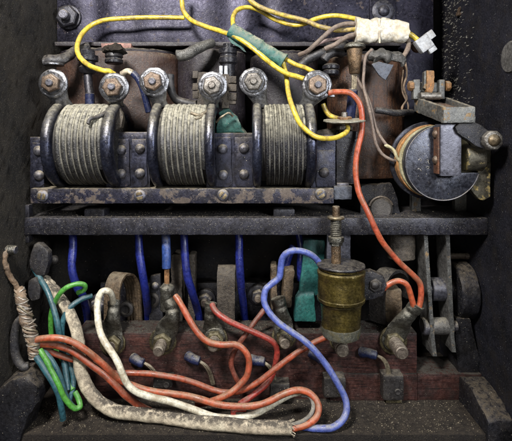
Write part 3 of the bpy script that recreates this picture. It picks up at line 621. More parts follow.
MB().cyl(c - Z * 12, c - Z * 1, 5).hexn(c - Z * 9, Z, 8, 4).build('lower_nut', M['nuts'], t, bevel=.4)
t = MB().prism([(314, 131), (335, 128), (357, 131), (357, 136), (314, 136)], -8, 20).build('dusty_cap_plate', M['fing'], org=P(335, 136, -8), bevel=1, rough=(2, 1.0, .3))
tag(t, 'crusted dusty plate lying behind the yellow wire loop, under the grey disc', 'plate')

# ------------------------------------------------------------------ standing studs, ferrules and odd pieces in the upper row
def stack(px, py, Y, prof, m, name, label, cat, extra=None, group=None):
    c = P(px, py, Y); o = MB().lathe(c, Z, prof, 30).build(name, m, org=c, rough=(3, .2, .2)); return tag(o, label, cat, group)
t = thing('black_stud', 'black hex headed stud with a dark wire below it, inside the yellow loop', 'stud', P(88, 107, -6))
c = P(88, 74, 0); MB().lathe(c, Z, [(6, 0), (8, 2), (9, 6), (7, 8), (7, 12), (10, 13), (10, 18), (8, 18.5)], 28).build('insulator', M['bakelite'], t)
MB().hexn(c + Z * 18.5, Z, 7.5, 6).build('hex_head', M['iron'], t, bevel=.4)
MB().wire([(88, 74, 0), (88.5, 84, -2), (90, 95, -4)], 4.2).build('conductor', M['iron'], t)
MB().wire([(90, 94, -4), (90, 108, -4)], 4.6, smooth=False).build('sleeve', M['sleeved'], t)
t = thing('washer_stack', 'squat black washer stack on top of the left drum, right of the yellow loop', 'cap', P(114, 64, 4))
c = P(114, 64, 4); MB().lathe(c, Z, [(7, 0), (9, 1), (9, 4), (8, 5), (8, 6), (9, 7), (8.5, 10), (3, 11)], 28).build('washers', M['bakelite'], t)
MB().lathe(c + Z * 10.2, Z, [(9, 0), (12, 2), (10, 6), (4, 9)], 20).build('dust_crust', M['floor'], t, rough=(1.5, 2.5, .2))
m = MB().wire([(45, 62, -2), (56, 60, -2), (66, 57, 4), (76, 51, 14), (88, 47, 24)], lambda f: 6.5 - f * 1.5, flat=.8, wob=.12)
t = m.build('dusty_cable', M['black'], org=P(50, 62, 0), rough=(2, .8, .2)); tag(t, 'thick black dust covered cable end above the leftmost lug', 'cable')
m = MB().lathe(P(54, 64, -4), Z, [(9.5, -1.5), (9.5, 0), (8.5, .6), (4, .6)], 24)
tag(m.build('flat_eyelet', M['zinc'], org=P(54, 64, -4)), 'thin shiny eyelet under the dusty black cable end at far left', 'eyelet')
m = MB().wire([(178, 56, 0), (188, 53, 0), (200, 48, 4), (212, 43, 16)], lambda f: 6.0 - f, wob=.1)
tag(m.build('cable_end', M['tapeb'], org=P(178, 56, 0)), 'stubby black cable end lying on top of the dark second drum', 'cable')
m = MB().wire([(170, 75, 0), (171, 90, 0), (177, 100, 0), (190, 104, 0), (200, 104, 2)], 4.2, wob=.08)
tag(m.build('black_hose', M['black'], org=P(178, 100, 0)), 'black hose curling down behind the middle coil lugs', 'hose')
m = MB().wire([(133, 73, -8), (139, 80, -8), (144, 92, -8), (149, 112, -6)], 3.4)
tag(m.build('navy_wire', M['sleeved'], org=P(140, 90, -8)), 'dark navy wire dropping between the second and third lugs', 'wire')
m = MB().wire([(122, 74, -3), (128, 71, -6), (134, 74, -8)], 3.0)
tag(m.build('tan_wire', M['cream'], org=P(128, 72, -6)), 'short pale wire stub arching beside the second lug', 'wire')
t = thing('black_stud', 'tall ribbed black stud above the slotted blocks, left of the green splice', 'stud', P(228, 80, 0))
c = P(228, 78, 0); MB().lathe(c, Z, [(7, 0), (7, 13), (9, 15), (9, 20), (8, 21), (8, 23), (9, 24), (9, 29), (5, 30), (5, 34)], 28).build('insulator', M['bakelite'], t)
for dx in (-3, 2): MB().cyl(P(224 + dx, 79, -10), P(224 + dx, 66, -10), 1.9, seg=12).build('pin', M['plastic'], t)
t = thing('slotted_block', 'notched grey metal block standing behind the fourth lug', 'block', P(215, 104, -8))
m = MB().pbox(197, 208, 72, 110, -12, 10)
for y in (71, 83, 91): m.pbox(192.5, 198, y, y + 7, -13, 8)
m.build('left_comb', M['fing'], t, bevel=.6, rough=(2, .4, .3))
m = MB().pbox(222, 229, 74, 108, -12, 10)
for y in (76, 84, 93): m.pbox(228, 236.5, y, y + 7, -13, 8)
m.build('right_comb', M['fing'], t, bevel=.6, rough=(2, .4, .3))
MB().pbox(224, 236, 100, 104, -11, 8).build('foot', M['fing'], t, bevel=.6)
m = MB()
m.prism([(216, 134), (219, 112), (225, 106), (231, 110), (238, 118), (246, 133)], -4, 9)
t = m.build('green_cloth_scrap', M['greent'], org=P(230, 133, 0), bevel=2.0, rough=(2, 1.6, .12)); tag(t, 'crumpled dark green scrap between the middle and right coils', 'scrap')
m = MB().wire([(216, 122, -12), (222, 117, -16), (229, 113, -14), (233, 116, -10)], 1.1, wob=.3); m.wire([(214, 108, -20), (206, 112, -30), (199, 115, -34), (190, 112, -34)], 1.5, wob=.3).wire([(210, 106, -22), (203, 116, -34), (196, 119, -38)], 1.0, wob=.3)
tag(m.build('frayed_strands', M['braid'], org=P(210, 112, -20)), 'frayed grey strands tied round the middle coil below its right lug', 'strands')
m = MB().wire([(106, 112, -30), (100, 116, -36), (92, 118, -42), (88, 124, -45)], 1.7, wob=.35).wire([(96, 116, -38), (104, 112, -32), (112, 108, -24)], 1.3, wob=.3)
tag(m.build('frayed_strands', M['black'], org=P(98, 116, -38)), 'dark frayed strands on the left coil below the second lug', 'strands')
m = MB().prism([(108, 108), (118, 106), (123, 114), (122, 128), (111, 132), (106, 120)], -22, 8)
tag(m.build('cloth_pad', M['cream'] if False else M['fing'], org=P(115, 130, -18), bevel=2, rough=(2, 1.0, .2)), 'dusty dark pad wedged at the right end of the left coil', 'pad')

t = thing('cap_ferrule', 'brown conical ferrule with a flanged pale top, left of the black tape', 'ferrule', P(354, 77, -14))
c = P(354.5, 74, -14)
MB().lathe(c, Z, [(4, 0), (5, 1), (7.5, 22), (7.5, 24)], 28).build('cone', M['bronze'], t)
MB().lathe(c + Z * 24, Z, [(8, 0), (10.5, 1), (10.5, 3), (8, 5), (4, 6.5)], 28).build('flange', M['terms'], t, rough=(2, .5, .3))
m = MB()
for i in range(6): m.wire([(352 + i * .9, 73, -14), (352.5 + i * .7, 82, -13 - (i % 2)), (352 + i * .8, 92, -12)], .9, seg=6, sub=4)
m.build('strands', M['braid'], t)
MB().wire([(353, 90, -12), (352, 102, -8), (350, 118, -6)], 4.8).build('sleeve', M['sleeved'], t)
t = thing('grommet_stack', 'small black grommet between the rightmost lug and brown ferrule', 'grommet', P(331, 77, -2))
c = P(331, 76, -4); MB().lathe(c, Z, [(6, 0), (8, 1.5), (8, 5), (6.5, 6), (8.5, 7), (8.5, 10), (6, 12), (3, 12), (2.5, 8)], 28).build('rings', M['bakelite'], t)
MB().wire([(324, 60, 2), (329, 54, 2), (336, 52, 4), (342, 54, 8)], 4.5).build('hood', M['black'], t)
m = MB().wire([(300, 66, 8), (312, 57, 5), (324, 52, 4), (338, 48, 8), (346, 44, 16)], 4.5, wob=.1)
tag(m.build('black_cable', M['black'], org=P(320, 54, 4)), 'thick black cable rising behind the rightmost lug toward the white tape', 'cable')

t = thing('taped_bundle', 'glossy black taped wire bundle below the white tape', 'taped wires', P(386, 63, -10))
MB().wire([(369, 54, -10), (378, 55, -12), (388, 56.5, -12), (396, 58, -12), (403, 60, -11)], lambda f: 7.6 - 2.2 * f, wob=.28, flat=.8).build('tape', M['tapeb'], t, rough=(1.6, 1.2, .22))
MB().wire([(400, 59, -11), (405, 54, -6), (408, 46, 0), (407, 38, 6)], 2.4, wob=.2).build('tail', M['taupe'], t)
t = MB().prism([(372, 64), (379, 62), (394, 64), (390, 72), (386, 80), (379, 75)], -16, 2.2).build('fibre_flap', M['foil'], org=P(384, 66, -14), bevel=.6, rough=(2, 1.2, .1))
tag(t, 'pointed blue grey flap hanging below the black taped bundle', 'flap')

# ------------------------------------------------------------------ yellow wires, splices, tape
def wire(name, mk, pts, r, label, cat='wire', group=None, **k):
    kk = dict(wob=.055); kk.update(k)
    o = MB().wire(pts, r * K(sum(p[2] for p in pts) / len(pts)), **kk).build(name, M[mk], org=P(*pts[len(pts) // 2])); return tag(o, label, cat, group)
YG = 'yellow wires at the top of the case'
wire('yellow_wire', 'yellow', [(114, 74, -19), (109, 71, -23), (103, 70.5, -24), (92, 67, -19), (82, 60, -12), (77, 49, -1), (80, 37, 14), (90, 26, 28), (106, 20, 30), (130, 18, 31), (155, 17.5, 32), (184, 18, 34)], 2.45, 'clean yellow wire looping left over the purple plate to the second lug', group=YG)
wire('yellow_wire', 'yellow', [(182, -12, 24), (182, 2, 24), (184, 12, 20), (191, 20, 16), (204, 26, 10), (220, 31, 2), (236, 37, -8), (250, 46, -14), (262, 56, -18), (274, 66, -20), (286, 73, -22), (297, 77, -22), (306, 79, -20), (312, 82, -18)], 2.5, 'yellow wire coming down from the top edge, through green tape to the rightmost lug', group=YG)
wire('yellow_wire', 'yellow', [(250, 44, -10), (240, 34, -6), (233, 24, 4), (234, 14, 14), (240, 8.5, 20), (250, 7.5, 24), (262, 12, 26), (276, 20, 26), (292, 25, 24), (304, 24, 20), (314, 19.5, 14), (328, 16, 8), (342, 16, 4), (360, 20, 2)], 2.3, 'yellow wire hooping up from the green tape, then across into the white tape', group=YG)
wire('yellow_wire', 'yellowd', [(243, -12, 22), (250, 0, 20), (262, 8, 18), (276, 13, 17), (292, 17, 17), (306, 21, 13), (318, 26, 9), (334, 30, 5), (346, 30, 3), (360, 28, 2)], 2.5, 'soiled yellow wire running down from the top edge into the white tape', group=YG)
wire('yellow_wire', 'yellow', [(278, 54, -14), (287, 60, -16), (297, 65, -18), (306, 68, -19), (315, 73, -18)], 2.3, 'short yellow wire from the splice to the top of the rightmost lug', group=YG)
wire('yellow_wire', 'yellow', [(283, 62, -14), (285, 70, -13), (287, 82, -16), (289, 96, -30), (293, 108, -46), (299, 122, -50), (308, 132, -50), (320, 138, -48), (334, 138, -38), (344, 134, -30), (348, 129, -24), (346, 124, -18)], 2.5, 'yellow wire hanging over the right coil and curling up under the grey disc', group=YG)
wire('yellow_wire', 'yellow', [(323, 104, -10), (326, 111, -10), (331, 116, -10), (338, 118.5, -10)], 2.4, 'tiny yellow wire stub emerging behind the grey disc', group=YG)
wire('yellow_wire', 'yellow', [(404, 31, 2), (410, 34, 2), (419, 41, 2)], 2.6, 'short yellow wire between the white tape and the pale connector', group=YG)
t = thing('green_splice', 'two overlapping wraps of dusty green tape joining the yellow wires', 'tape', P(258, 45, -10))
def tape_wrap(p, q, r, flat):
    p = P(*p); q = P(*q); m = MB(); ax = (q - p); L = ax.length; ax.normalize(); side = ax.cross(F).normalized(); nn = side.cross(ax).normalized()
    rs = []
    for i in range(24):
        f = i / 23; c = p.lerp(q, f); s = 1 + .06 * noise.noise(Vector((f * 5, r, 0))) + (.1 if (f > .93 or f < .05) else 0)
        rs.append([c + side * math.cos(a) * r * s + nn * math.sin(a) * r * flat * s * (1 + .1 * noise.noise(Vector((f * 7, math.cos(a) * 2, 3)))) for a in [2 * math.pi * j / 20 for j in range(20)]])
    return m.rings(rs)
tape_wrap((231, 30, -4), (260, 47, -14), 7.0, .62).build('tape_wrap', M['greent'], t, rough=(2, .5, .3))
tape_wrap((259, 46.5, -15), (284, 61, -18), 6.6, .62).build('tape_wrap', M['greent'], t, rough=(2, .5, .3))
MB().prism([(228, 38), (236, 41), (244, 46), (246, 52), (240, 48), (232, 44)], -4, 1.2).build('torn_flap', M['greent'], t, rough=(2, 1.2, .2))
t = thing('white_tape_wrap', 'stained white cloth tape bundling the yellow and brown wires', 'tape', P(380, 43, 0))
rs = []
for i in range(40):
    f = i / 39; x = 355 + 52 * f; top = 17 + 4.5 * f + 1.0 * math.sin(f * 8); bt = 42.5 + .5 * math.sin(f * 7)
    if abs(f - .48) < .02: top += 1.2; bt -= 1
    if f > .93: top += (f - .93) * 20; bt -= (f - .93) * 25
    cc = P(x, (top + bt) / 2, 0); hh = (bt - top) / 2
    rs.append([cc + Z * hh * math.copysign(abs(math.cos(a)) ** .7, math.cos(a)) + F * 7.5 * (abs(math.sin(a)) ** .75) * math.copysign(1, math.sin(a)) for a in [2 * math.pi * j / 28 for j in range(28)]])
MB().rings(rs).build('tape', M['whitet'], t, rough=(1.8, 1.5, .14))
m = MB().prism([(378.5, 18.3), (380, 18), (380.5, 43), (378.8, 43)], -7.9, .6)
m.build('tape_edge', M['cream'], t, rough=(2, .3, .3))
t = thing('plastic_connector', 'pale blue grey crimp connector dangling beside the white tape', 'connector', P(424, 50, -2))
def rbox(c, u, v, hu, hv, Y, dep):
    c = P(*c, Y); u = Vector((math.cos(u), 0, math.sin(u))); w = Vector((-u.z, 0, u.x)); fr = [c - u * hu - w * hv, c + u * hu - w * hv, c + u * hu + w * hv, c - u * hu + w * hv]
    return MB().hexa(fr + [q + Vector((0, dep, 0)) for q in fr])
rbox((425, 43), .62, 0, 7.2, 7.2, -4, 9).build('body', M['plastic'], t, bevel=1.2)
rbox((430.5, 35), .62, 0, 4.6, 4.2, -2, 7).build('tab', M['plastic'], t, bevel=1.0)
rbox((432, 48), .62, 0, 4.2, 4.2, -3, 6).build('tab', M['plastic'], t, bevel=1.0)
c = P(416.5, 47, 30); tag(MB().cyl(c, c + F * 6, 6.5, ch=1).build('rusty_boss', M['rustin'], org=c), 'small rusty round boss on the plate behind the pale connector', 'boss')

TG = 'taupe wires leaving the white tape'
wire('taupe_wire', 'taupe', [(362, 24, 0), (350, 23.5, 0), (340, 25, -2), (330, 31, -4), (319, 41, -4), (309, 50, 0), (299, 55, 8)], 2.3, 'taupe wire curving from the white tape down toward the green splice', group=TG)
wire('taupe_wire', 'taupe', [(362, 34, 0), (352, 35, -2), (343, 39, -5), (334, 45, -6), (325, 49, -4)], 2.4, 'short taupe wire leaving the lower edge of the white tape', group=TG)
wire('pinkish_wire', 'taupep', [(360, 38, 4), (348, 37.5, 4), (336, 39, 4), (325, 41, 5), (312, 47, 8)], 1.8, 'thin pinkish wire between the two taupe wires by the white tape')
wire('thin_brown_wire', 'taupe', [(372, 50, -14), (366, 56, -16), (364, 70, -18), (363.5, 84, -20), (366, 97, -22), (370, 112, -24), (373, 128, -24), (376, 144, -24), (382, 154, -24), (392, 160, -24), (400, 161, -24)], 1.6, 'thin taupe wire dropping from the black tape to the contact disc')
wire('thin_brown_wire', 'taupe', [(356, 76, -12), (360, 84, -14), (366, 94, -17), (371, 108, -20), (376, 128, -21), (384, 142, -22), (392, 150, -23), (400, 158, -24)], 1.6, 'thin taupe wire running from the brown ferrule to the contact disc')
wire('brass_strands', 'creamr', [(385, 145, -22), (393, 149, -26), (399, 160, -28), (404, 168, -28)], 1.6, 'cream frayed strand joining the cream rim of the disc', wob=.3)

# ------------------------------------------------------------------ long red wires at right
wire('long_red_wire', 'orange', [(328, 93, -24), (338, 91.5, -24), (350, 93, -24), (358, 101, -24), (362, 113, -24), (362, 130, -24), (358, 148, -25), (355.5, 166, -26), (356.5, 182, -27), (361, 198, -29), (369, 214, -31), (376, 230, -31), (385, 246, -29), (399, 262, -26), (413, 275, -24), (420, 284, -24), (421, 296, -24), (419, 308, -24)], 2.9, 'long orange red wire from the rightmost lug down past the shelf to a lug', 'wire')
wire('short_red_wire', 'orange', [(383, 289, -26), (389, 284, -27), (398, 281, -28), (406, 284, -28), (410, 292, -27), (414, 308, -25)], 2.9, 'short orange wire arching from the brass cylinder to the right terminal lug', 'wire')
t = MB().pbox(329, 335, 90, 97, -24, 5).build('crimp', M['zinc'], org=P(332, 97, -22), bevel=1, rough=(2, .5, .3)); tag(t, 'small crimp where the orange wire meets the rightmost lug', 'crimp')

# ------------------------------------------------------------------ brass cylinder
t = thing('brass_cylinder', 'olive brass cylinder with black lid and tall threaded rod, in front of the board', 'dashpot', P(341, 335, -34))
YC = -36; kc = K(YC); xc = (341 - VX) * kc
def zz(py): return (VY - py) * kc
bz = zz(333)
c = Vector((xc, YC, 0))
MB().lathe(c, Z, [(17, zz(300)), (21.2, zz(300)), (21.9, zz(299)), (21.9, zz(296.5)), (21.3, zz(296)), (21.3, zz(275)), (21.9, zz(274)), (21.9, zz(271)), (21.0, zz(270)), (17, zz(270))], 56).build('upper_body', M['brass'], t, rough=(5, .3, .15))
MB().lathe(c, Z, [(15, zz(326)), (17.5, zz(326)), (18.3, zz(306)), (18.9, zz(303)), (20.2, zz(301.5)), (16, zz(301))], 56).build('lower_body', M['brass'], t, rough=(5, .35, .15))
MB().lathe(c, Z, [(15, zz(335)), (16.9, zz(335)), (17.6, zz(333)), (17.85, zz(326)), (17.7, zz(325)), (15, zz(325))], 56).build('bottom_rim', M['brassp'], t, rough=(2, .25, .2))
m = MB().lathe(c, Z, [(5, zz(268.5)), (19.8, zz(268.5)), (19.8, zz(266)), (5, zz(266))], 56); m.build('collar', M['brass'], t)
MB().lathe(c, Z, [(5, zz(266)), (21.7, zz(266)), (22, zz(265)), (21.4, zz(264)), (12, zz(263.2)), (5, zz(262.6))], 56).build('lid', M['bakelite'], t, rough=(2.5, .35, .25))
xr = (336 - VX) * K(-36); cr = Vector((xr, -36, 0))
rod = MB().cyl(cr + Z * zz(264), cr + Z * zz(206), 3.4, seg=20, ch=.6).cyl(cr + Z * zz(265), cr + Z * zz(243), 4.4, seg=20).build('rod', M['bronze'], t, rough=(2, .3, .3))
m = MB(); hp = []
for i in range(0, 9 * 16):
    a = i / 16 * 2 * math.pi; hp.append(cr + Vector((math.cos(a) * 4.3, math.sin(a) * 4.3, zz(236) + (zz(220) - zz(236)) * i / (9 * 16))))
m.tube(hp, .85, seg=8, smooth=False).build('thread', M['terms'], rod)
MB().lathe(cr + Z * zz(217.5), Z, [(3, -1.3), (7.6, -1.2), (7.9, 0), (7.2, 1), (3, 1.2)], 28).build('top_washer', M['screw'], rod)
MB().lathe(cr + Z * zz(239), Z, [(4, -3), (7, -2.5), (7.4, 0), (7, 2), (4, 3)], 28).hexn(cr + Z * zz(245), Z, 6, 4).build('lock_nut', M['terms'], rod)
MB().prism([(360, 272), (372, 271), (384, 276), (387, 285), (384, 296), (372, 300), (360, 302)], -32, 10).build('side_lug', M['cast'], t, bevel=1.8, rough=(2.5, .6, .2))
MB().hexn(P(375, 285, -31), F, 6.5, 3, phase=.4).build('side_nut', M['block'], t, bevel=.5); MB().dome(P(375, 285, -34), F, 4, 3.2).build('side_bolt', M['block'], t)

# dark arc band and brown finger right of the cylinder
def ribbon(name, path, wv, m, label, ridges=5, th=2.2, org=None, group=None, taper=None):
    pts = [P(*p) for p in path]; q = []
    pp = [pts[0] * 2 - pts[1]] + pts + [pts[-1] * 2 - pts[-2]]
    for i in range(1, len(pp) - 2):
        for k in range(7):
            tt = k / 7; p0, p1, p2, p3 = pp[i - 1:i + 3]
            q.append(.5 * ((2 * p1) + (p2 - p0) * tt + (2 * p0 - 5 * p1 + 4 * p2 - p3) * tt ** 2 + (3 * p1 - p0 - 3 * p2 + p3) * tt ** 3))
    q.append(pts[-1]); wv = Vector(wv); rs = []; n = len(q); ns = ridges * 6
    for i in range(n):
        tg = (q[min(i + 1, n - 1)] - q[max(i - 1, 0)]).normalized(); w = wv.copy(); nn = tg.cross(w.normalized()).normalized()
        sc = taper(i / (n - 1)) if taper else 1
        ring = []
        for j in range(ns + 1):
            f = j / ns; ring.append(q[i] + w * (f * 2 - 1) * sc + nn * (th / 2 + .9 * abs(math.sin(f * math.pi * ridges)) ** .5))
        for j in range(ns, -1, -ridges):
            f = j / ns; ring.append(q[i] + w * (f * 2 - 1) * sc - nn * (th / 2))
        rs.append(ring)
    o = MB().rings(rs).build(name, m, org=P(*path[0]), rough=(50, .3, .2))
    return tag(o, label, 'contact finger', group)
CG = 'contact fingers behind the board'
ribbon('contact_finger', [(112, 322, 4), (112, 300, 2), (114, 283, 4), (120, 274, 12), (128, 276, 22), (133, 290, 30), (135, 320, 34)], (8.5, -3, 0), M['leaf'], 'arched ribbed brown leaf contact just right of the white wire loop', 5, group=CG)
def fblock(x0, x1, y0, y1, Y, dep, label, m='fing', skew=0, tw=0):
    o = MB().prism([(x0 + tw, y0 + 1), (x0 + tw + 2, y0), (x1 - tw - 1, y0), (x1 - tw, y0 + 1), (x1 + skew, y1), (x0 + skew, y1)], Y, dep).build('contact_finger', M[m], org=P((x0 + x1) / 2, y1, Y), bevel=.8, rough=(2, .8, .2))
    return tag(o, label, 'contact finger', CG)
fblock(171, 182, 254.5, 322, 16, 22, 'tall grey brown contact finger just left of the slanting blue wire')
fblock(188, 195, 254.5, 322, 28, 16, 'narrow grey brown contact finger just right of the slanting blue wire')
ribbon('contact_finger', [(226, 326, 10), (226, 300, 6), (226, 280, 5), (226.5, 270, 8), (227, 266, 15), (228, 272, 24), (229, 290, 30)], (9, 0, 0), M['fing'], 'broad rough arched contact finger left of the straight blue wire', 3, th=3, group=CG)
fblock(271, 277, 266, 310, 4, 20, 'thin orange brown contact finger left of the periwinkle loop', 'leaf')
fblock(285, 295, 270, 308, 2, 20, 'tapering orange brown contact finger between the periwinkle loop and teal block', 'leaf', -4)
fblock(380, 402, 290, 322, 10, 22, 'rust flecked brown contact finger below the short orange wire', 'leaf')
ribbon('contact_finger', [(378, 322, 12), (377, 300, 8), (379, 284, 6), (385, 273, 9), (394, 270, 16), (401, 277, 24), (403, 296, 30)], (6, -6, 0), M['block'], 'dark curved contact band beneath the short orange wire', 1, th=3, group=CG)
t = MB().pbox(100, 330, 283, 325, 48, 20).build('insulating_bar', M['foil'] if False else M['iron'], org=P(215, 325, 50), bevel=1, rough=(5, .5, .1)); tag(t, 'long dark bar in the shadow behind the contact fingers', 'bar')
for (x, y, Y, lab) in ((205, 300, 40, 'dark hex nut in the shadow right of the slanting blue wire'), (258, 296, 36, 'dark hex nut in the shadow left of the periwinkle loop'), (98, 305, 36, 'dark hex nut in the shadow inside the white wire hook')):
    c = P(x, y, Y); t_ = thing('shadowed_nut', lab, 'nut', c, 'dark nuts behind the contact fingers')
    MB().lathe(c + Vector((0, 6, 0)), F, [(11, -1), (11, 5), (9, 6)], 28).build('washer', M['iron'], t_); MB().hexn(c, F, 8, 6, phase=.3).build('nut', M['rivet'], t_, bevel=.5); MB().cyl(c, c + F * 11, 4, ch=.8).build('stud', M['stud'], t_)
t_ = thing('dark_clip', 'dark bent clip with a rivet between the arched leaf and first lead', 'clip', P(152, 322, 20))
MB().prism([(150, 276), (160, 274), (163, 322), (149, 322)], 26, 6).build('blade', M['cast'], t_, bevel=1, rough=(2, .5, .2)); MB().dome(P(155, 286, 25.5), F, 4, 3).build('rivet', M['rivet'], t_)
# dark socket rings on the small studs behind
for (x, y, lab) in ((126, 309, 'small dark round socket below the arched leaf contact'), (152, 300, 'small dark round socket between the first two blue wires')):
    c = P(x, y, 26); tag(MB().lathe(c, F, [(8, -2), (8, 2), (6.5, 3), (5, 3), (4.5, 0), (1, 0)], 28).build('socket', M['block'], org=c), lab, 'socket', 'dark round sockets')
t = thing('teal_block', 'speckled teal moulded block left of the brass cylinder', 'block', P(306, 321, 6))
MB().prism([(303.5, 240), (325, 240), (325, 290), (316, 296), (299, 296), (302, 270)], 8, 14).build('upright', M['tealb'], t, bevel=1.2, rough=(3, .6, .1))
MB().prism([(296, 299), (301, 295), (315, 295), (316, 322), (294, 322)], -2, 18).build('foot', M['tealb'], t, bevel=2, rough=(3, .7, .12))

# ------------------------------------------------------------------ terminals on the board
TG2 = 'bolted terminals along the board'
def terminal(px, py, label, barrel, nut='washerb', r=12.5, stud_len=26, br=7, sr=5.0, washer=True, top=None):
    c = P(px, py, -6.5)
    t = thing('terminal_post', label, 'terminal', c - Z * 8, TG2)
    if washer:
        MB().lathe(c, F, [(r * K(-6), -1), (r, .2), (r, 1.4), (r - 1, 2), (5, 2)], 34).build('washer', M[nut], t, rough=(2.5, .4, .25))
    m = MB(); Yb = -10
    # flat tongue of the lug plus its barrel
    b0 = P(px, py, Yb); pts = [P(*p) for p in barrel]
    m.lathe(b0, F, [(r * .8, -1), (r * .82, .5), (r * .75, 1.4), (4, 1.5)], 28)
    q = [b0 + F * .5] + pts; fine = []
    pp = [q[0] * 2 - q[1]] + q + [q[-1] * 2 - q[-2]]
    for i in range(1, len(pp) - 2):
        p0, p1, p2, p3 = pp[i - 1:i + 3]
        for k in range(8):
            tt = k / 8; fine.append(.5 * ((2 * p1) + (p2 - p0) * tt + (2 * p0 - 5 * p1 + 4 * p2 - p3) * tt ** 2 + (3 * p1 - p0 - 3 * p2 + p3) * tt ** 3))
    fine.append(q[-1]); nn_ = len(fine); rr_ = []
    for i, p_ in enumerate(fine):
        tg_ = (fine[min(i + 1, nn_ - 1)] - fine[max(i - 1, 0)]).normalized(); sd = tg_.cross(F).normalized(); up_ = sd.cross(tg_).normalized(); f = i / (nn_ - 1)
        e = max(0, min(1, (f - .25) / .35)); e = e * e * (3 - 2 * e)
        wd = r * .80 * (1 - e) + br * .95 * e; tk = 1.6 * (1 - e) + br * .85 * e
        if .68 < f < .78: wd *= .93; tk *= .86          # crimp dent
        rr_.append([p_ + sd * math.cos(a) * wd + up_ * math.sin(a) * tk for a in [2 * math.pi * j / 22 for j in range(22)]])
    m.rings(rr_)
    m.build('cable_lug', M['terms'], t, rough=(2.2, .45, .25))
    MB().hexn(b0 + F * 1.2, F, r * .70, 6.5, phase=random.random()).build('nut', M[nut], t, bevel=.5, rough=(2, .3, .3))
    s = b0 + F * 6; m = MB().cyl(s, s + F * (stud_len - 8), sr, seg=24, ch=.9)
    st = m.build('stud', M['stud'], t)
    m = MB(); hp = []
    nt_ = int((stud_len - 11) / 1.9)
    for i in range(nt_ * 14):
        a = i / 14 * 2 * math.pi; hp.append(s + F * (1 + 1.9 * i / 14) + Vector((math.cos(a), 0, math.sin(a))) * (sr + .05))
    if hp: m.tube(hp, .55, seg=6, smooth=False).build('thread', M['stud'], st)
    return t
terminal(163, 341, 'brass washered terminal below the bare ended blue wire', [(167, 330, -12), (172, 318, -14), (172, 308, -12), (168, 300, -10)], r=13.5, br=7.2, stud_len=25)
terminal(215, 338, 'dark terminal under the crossing orange wire', [(212, 327, -9), (210, 315, -9), (211, 303, -9)], r=12.5, br=6, stud_len=22)
terminal(284, 336, 'terminal tilted behind the periwinkle wire with pale lug', [(283, 322, -8), (280, 308, -9), (278, 298, -9)], r=12, br=7.5, stud_len=20)
terminal(338.5, 341, 'short plain stud directly under the brass cylinder', [(337, 334, -6), (336, 328, -4)], r=9, br=4, stud_len=24, sr=6)
terminal(393, 340, 'rightmost terminal with pale crusted lug taking two orange wires', [(398, 330, -14), (404, 320, -18), (412, 311, -21), (417, 304, -23)], r=13.5, br=7.5, stud_len=30, sr=6)
terminal(113, 343, 'crusted terminal behind the white wire at the left', [(112, 330, -10), (113, 318, -12), (114, 306, -10), (114, 301, -8)], r=12.5, br=6.5, stud_len=10)
# ferrule between the first terminal and the short blue wire
t = thing('blue_sleeved_lead', 'blue sleeved lead with bare copper entering a dull round ferrule', 'wire', P(167, 310, -8))
c = P(167, 310, -8); MB().lathe(c, Z, [(6, 0), (6.8, 2), (6.8, 18), (7.5, 20), (7.2, 23), (3.5, 26)], 28).build('ferrule', M['terms'], t, rough=(2, .5, .25))
m = MB()
for i in range(5): m.wire([(165 + i * .9, 286, -8 - (i % 2)), (165 + i * .9, 275, -8), (165.2 + i * .8, 264, -7)], .8, seg=6, sub=3)
m.build('copper_strands', M['copper'], t)
MB().wire([(166.5, 268, -8), (166.5, 255, -7), (166, 242, -4), (166, 230, 4)], 4.4).build('sleeve', M['sleeve'], t)

BG = 'royal blue wires dropping from under the shelf'
wire('blue_wire', 'blue', [(73, 232, 6), (73, 250, 0), (72, 268, -4), (76, 285, -2), (83, 296, 4), (86, 308, 20), (88, 325, 36), (88, 340, 38)], 3.9, 'leftmost royal blue wire, behind the bright green loop', group=BG)
wire('blue_wire', 'blue', [(138.5, 232, 10), (139.5, 250, 6), (143, 275, 4), (147, 300, 16), (148, 318, 34), (148, 340, 36)], 3.9, 'royal blue wire between the leaf contact and the copper ended lead', group=BG)
wire('blue_wire', 'blue', [(184, 232, 8), (184.5, 250, 4), (187, 275, 2), (193, 295, 10), (199, 316, 34), (201, 340, 38)], 3.9, 'royal blue wire slanting down past the grey brown fingers', group=BG)
wire('blue_wire', 'blue', [(238.5, 230, 8), (239, 250, 4), (240, 275, 4), (242.5, 298, 18), (245, 318, 36), (246, 340, 38)], 3.9, 'royal blue wire right of the broad contact finger', group=BG)
wire('blue_wire', 'blue', [(293, 246, 22), (289, 256, 20), (286, 268, 20)], 3.6, 'short blue wire seen inside the periwinkle loop', group=BG)
wire('blue_wire', 'blue', [(298, 232, 20), (301, 248, 18), (300, 262, 16), (300, 280, 18)], 3.4, 'short blue wire between the periwinkle loop and teal block', group=BG)
wire('periwinkle_wire', 'bluel', [(324, 272, -22), (318, 261, -26), (309, 254, -30), (299, 250.5, -32), (289, 251.5, -32), (283, 257, -30), (281, 268, -28), (279, 278, -28), (272, 284, -28), (265.5, 290, -30), (264, 300, -32), (268, 311, -34), (278, 322, -36), (290, 331, -38), (302, 339, -40), (314, 350, -42), (326, 365, -42), (337, 382, -44), (345, 398, -46), (346.5, 411, -50), (341, 422, -55), (331, 428, -57), (318, 428.5, -56), (306, 427, -54), (294, 426, -51)], 3.3, 'thick dusty periwinkle blue wire looping from the brass cylinder to the floor')

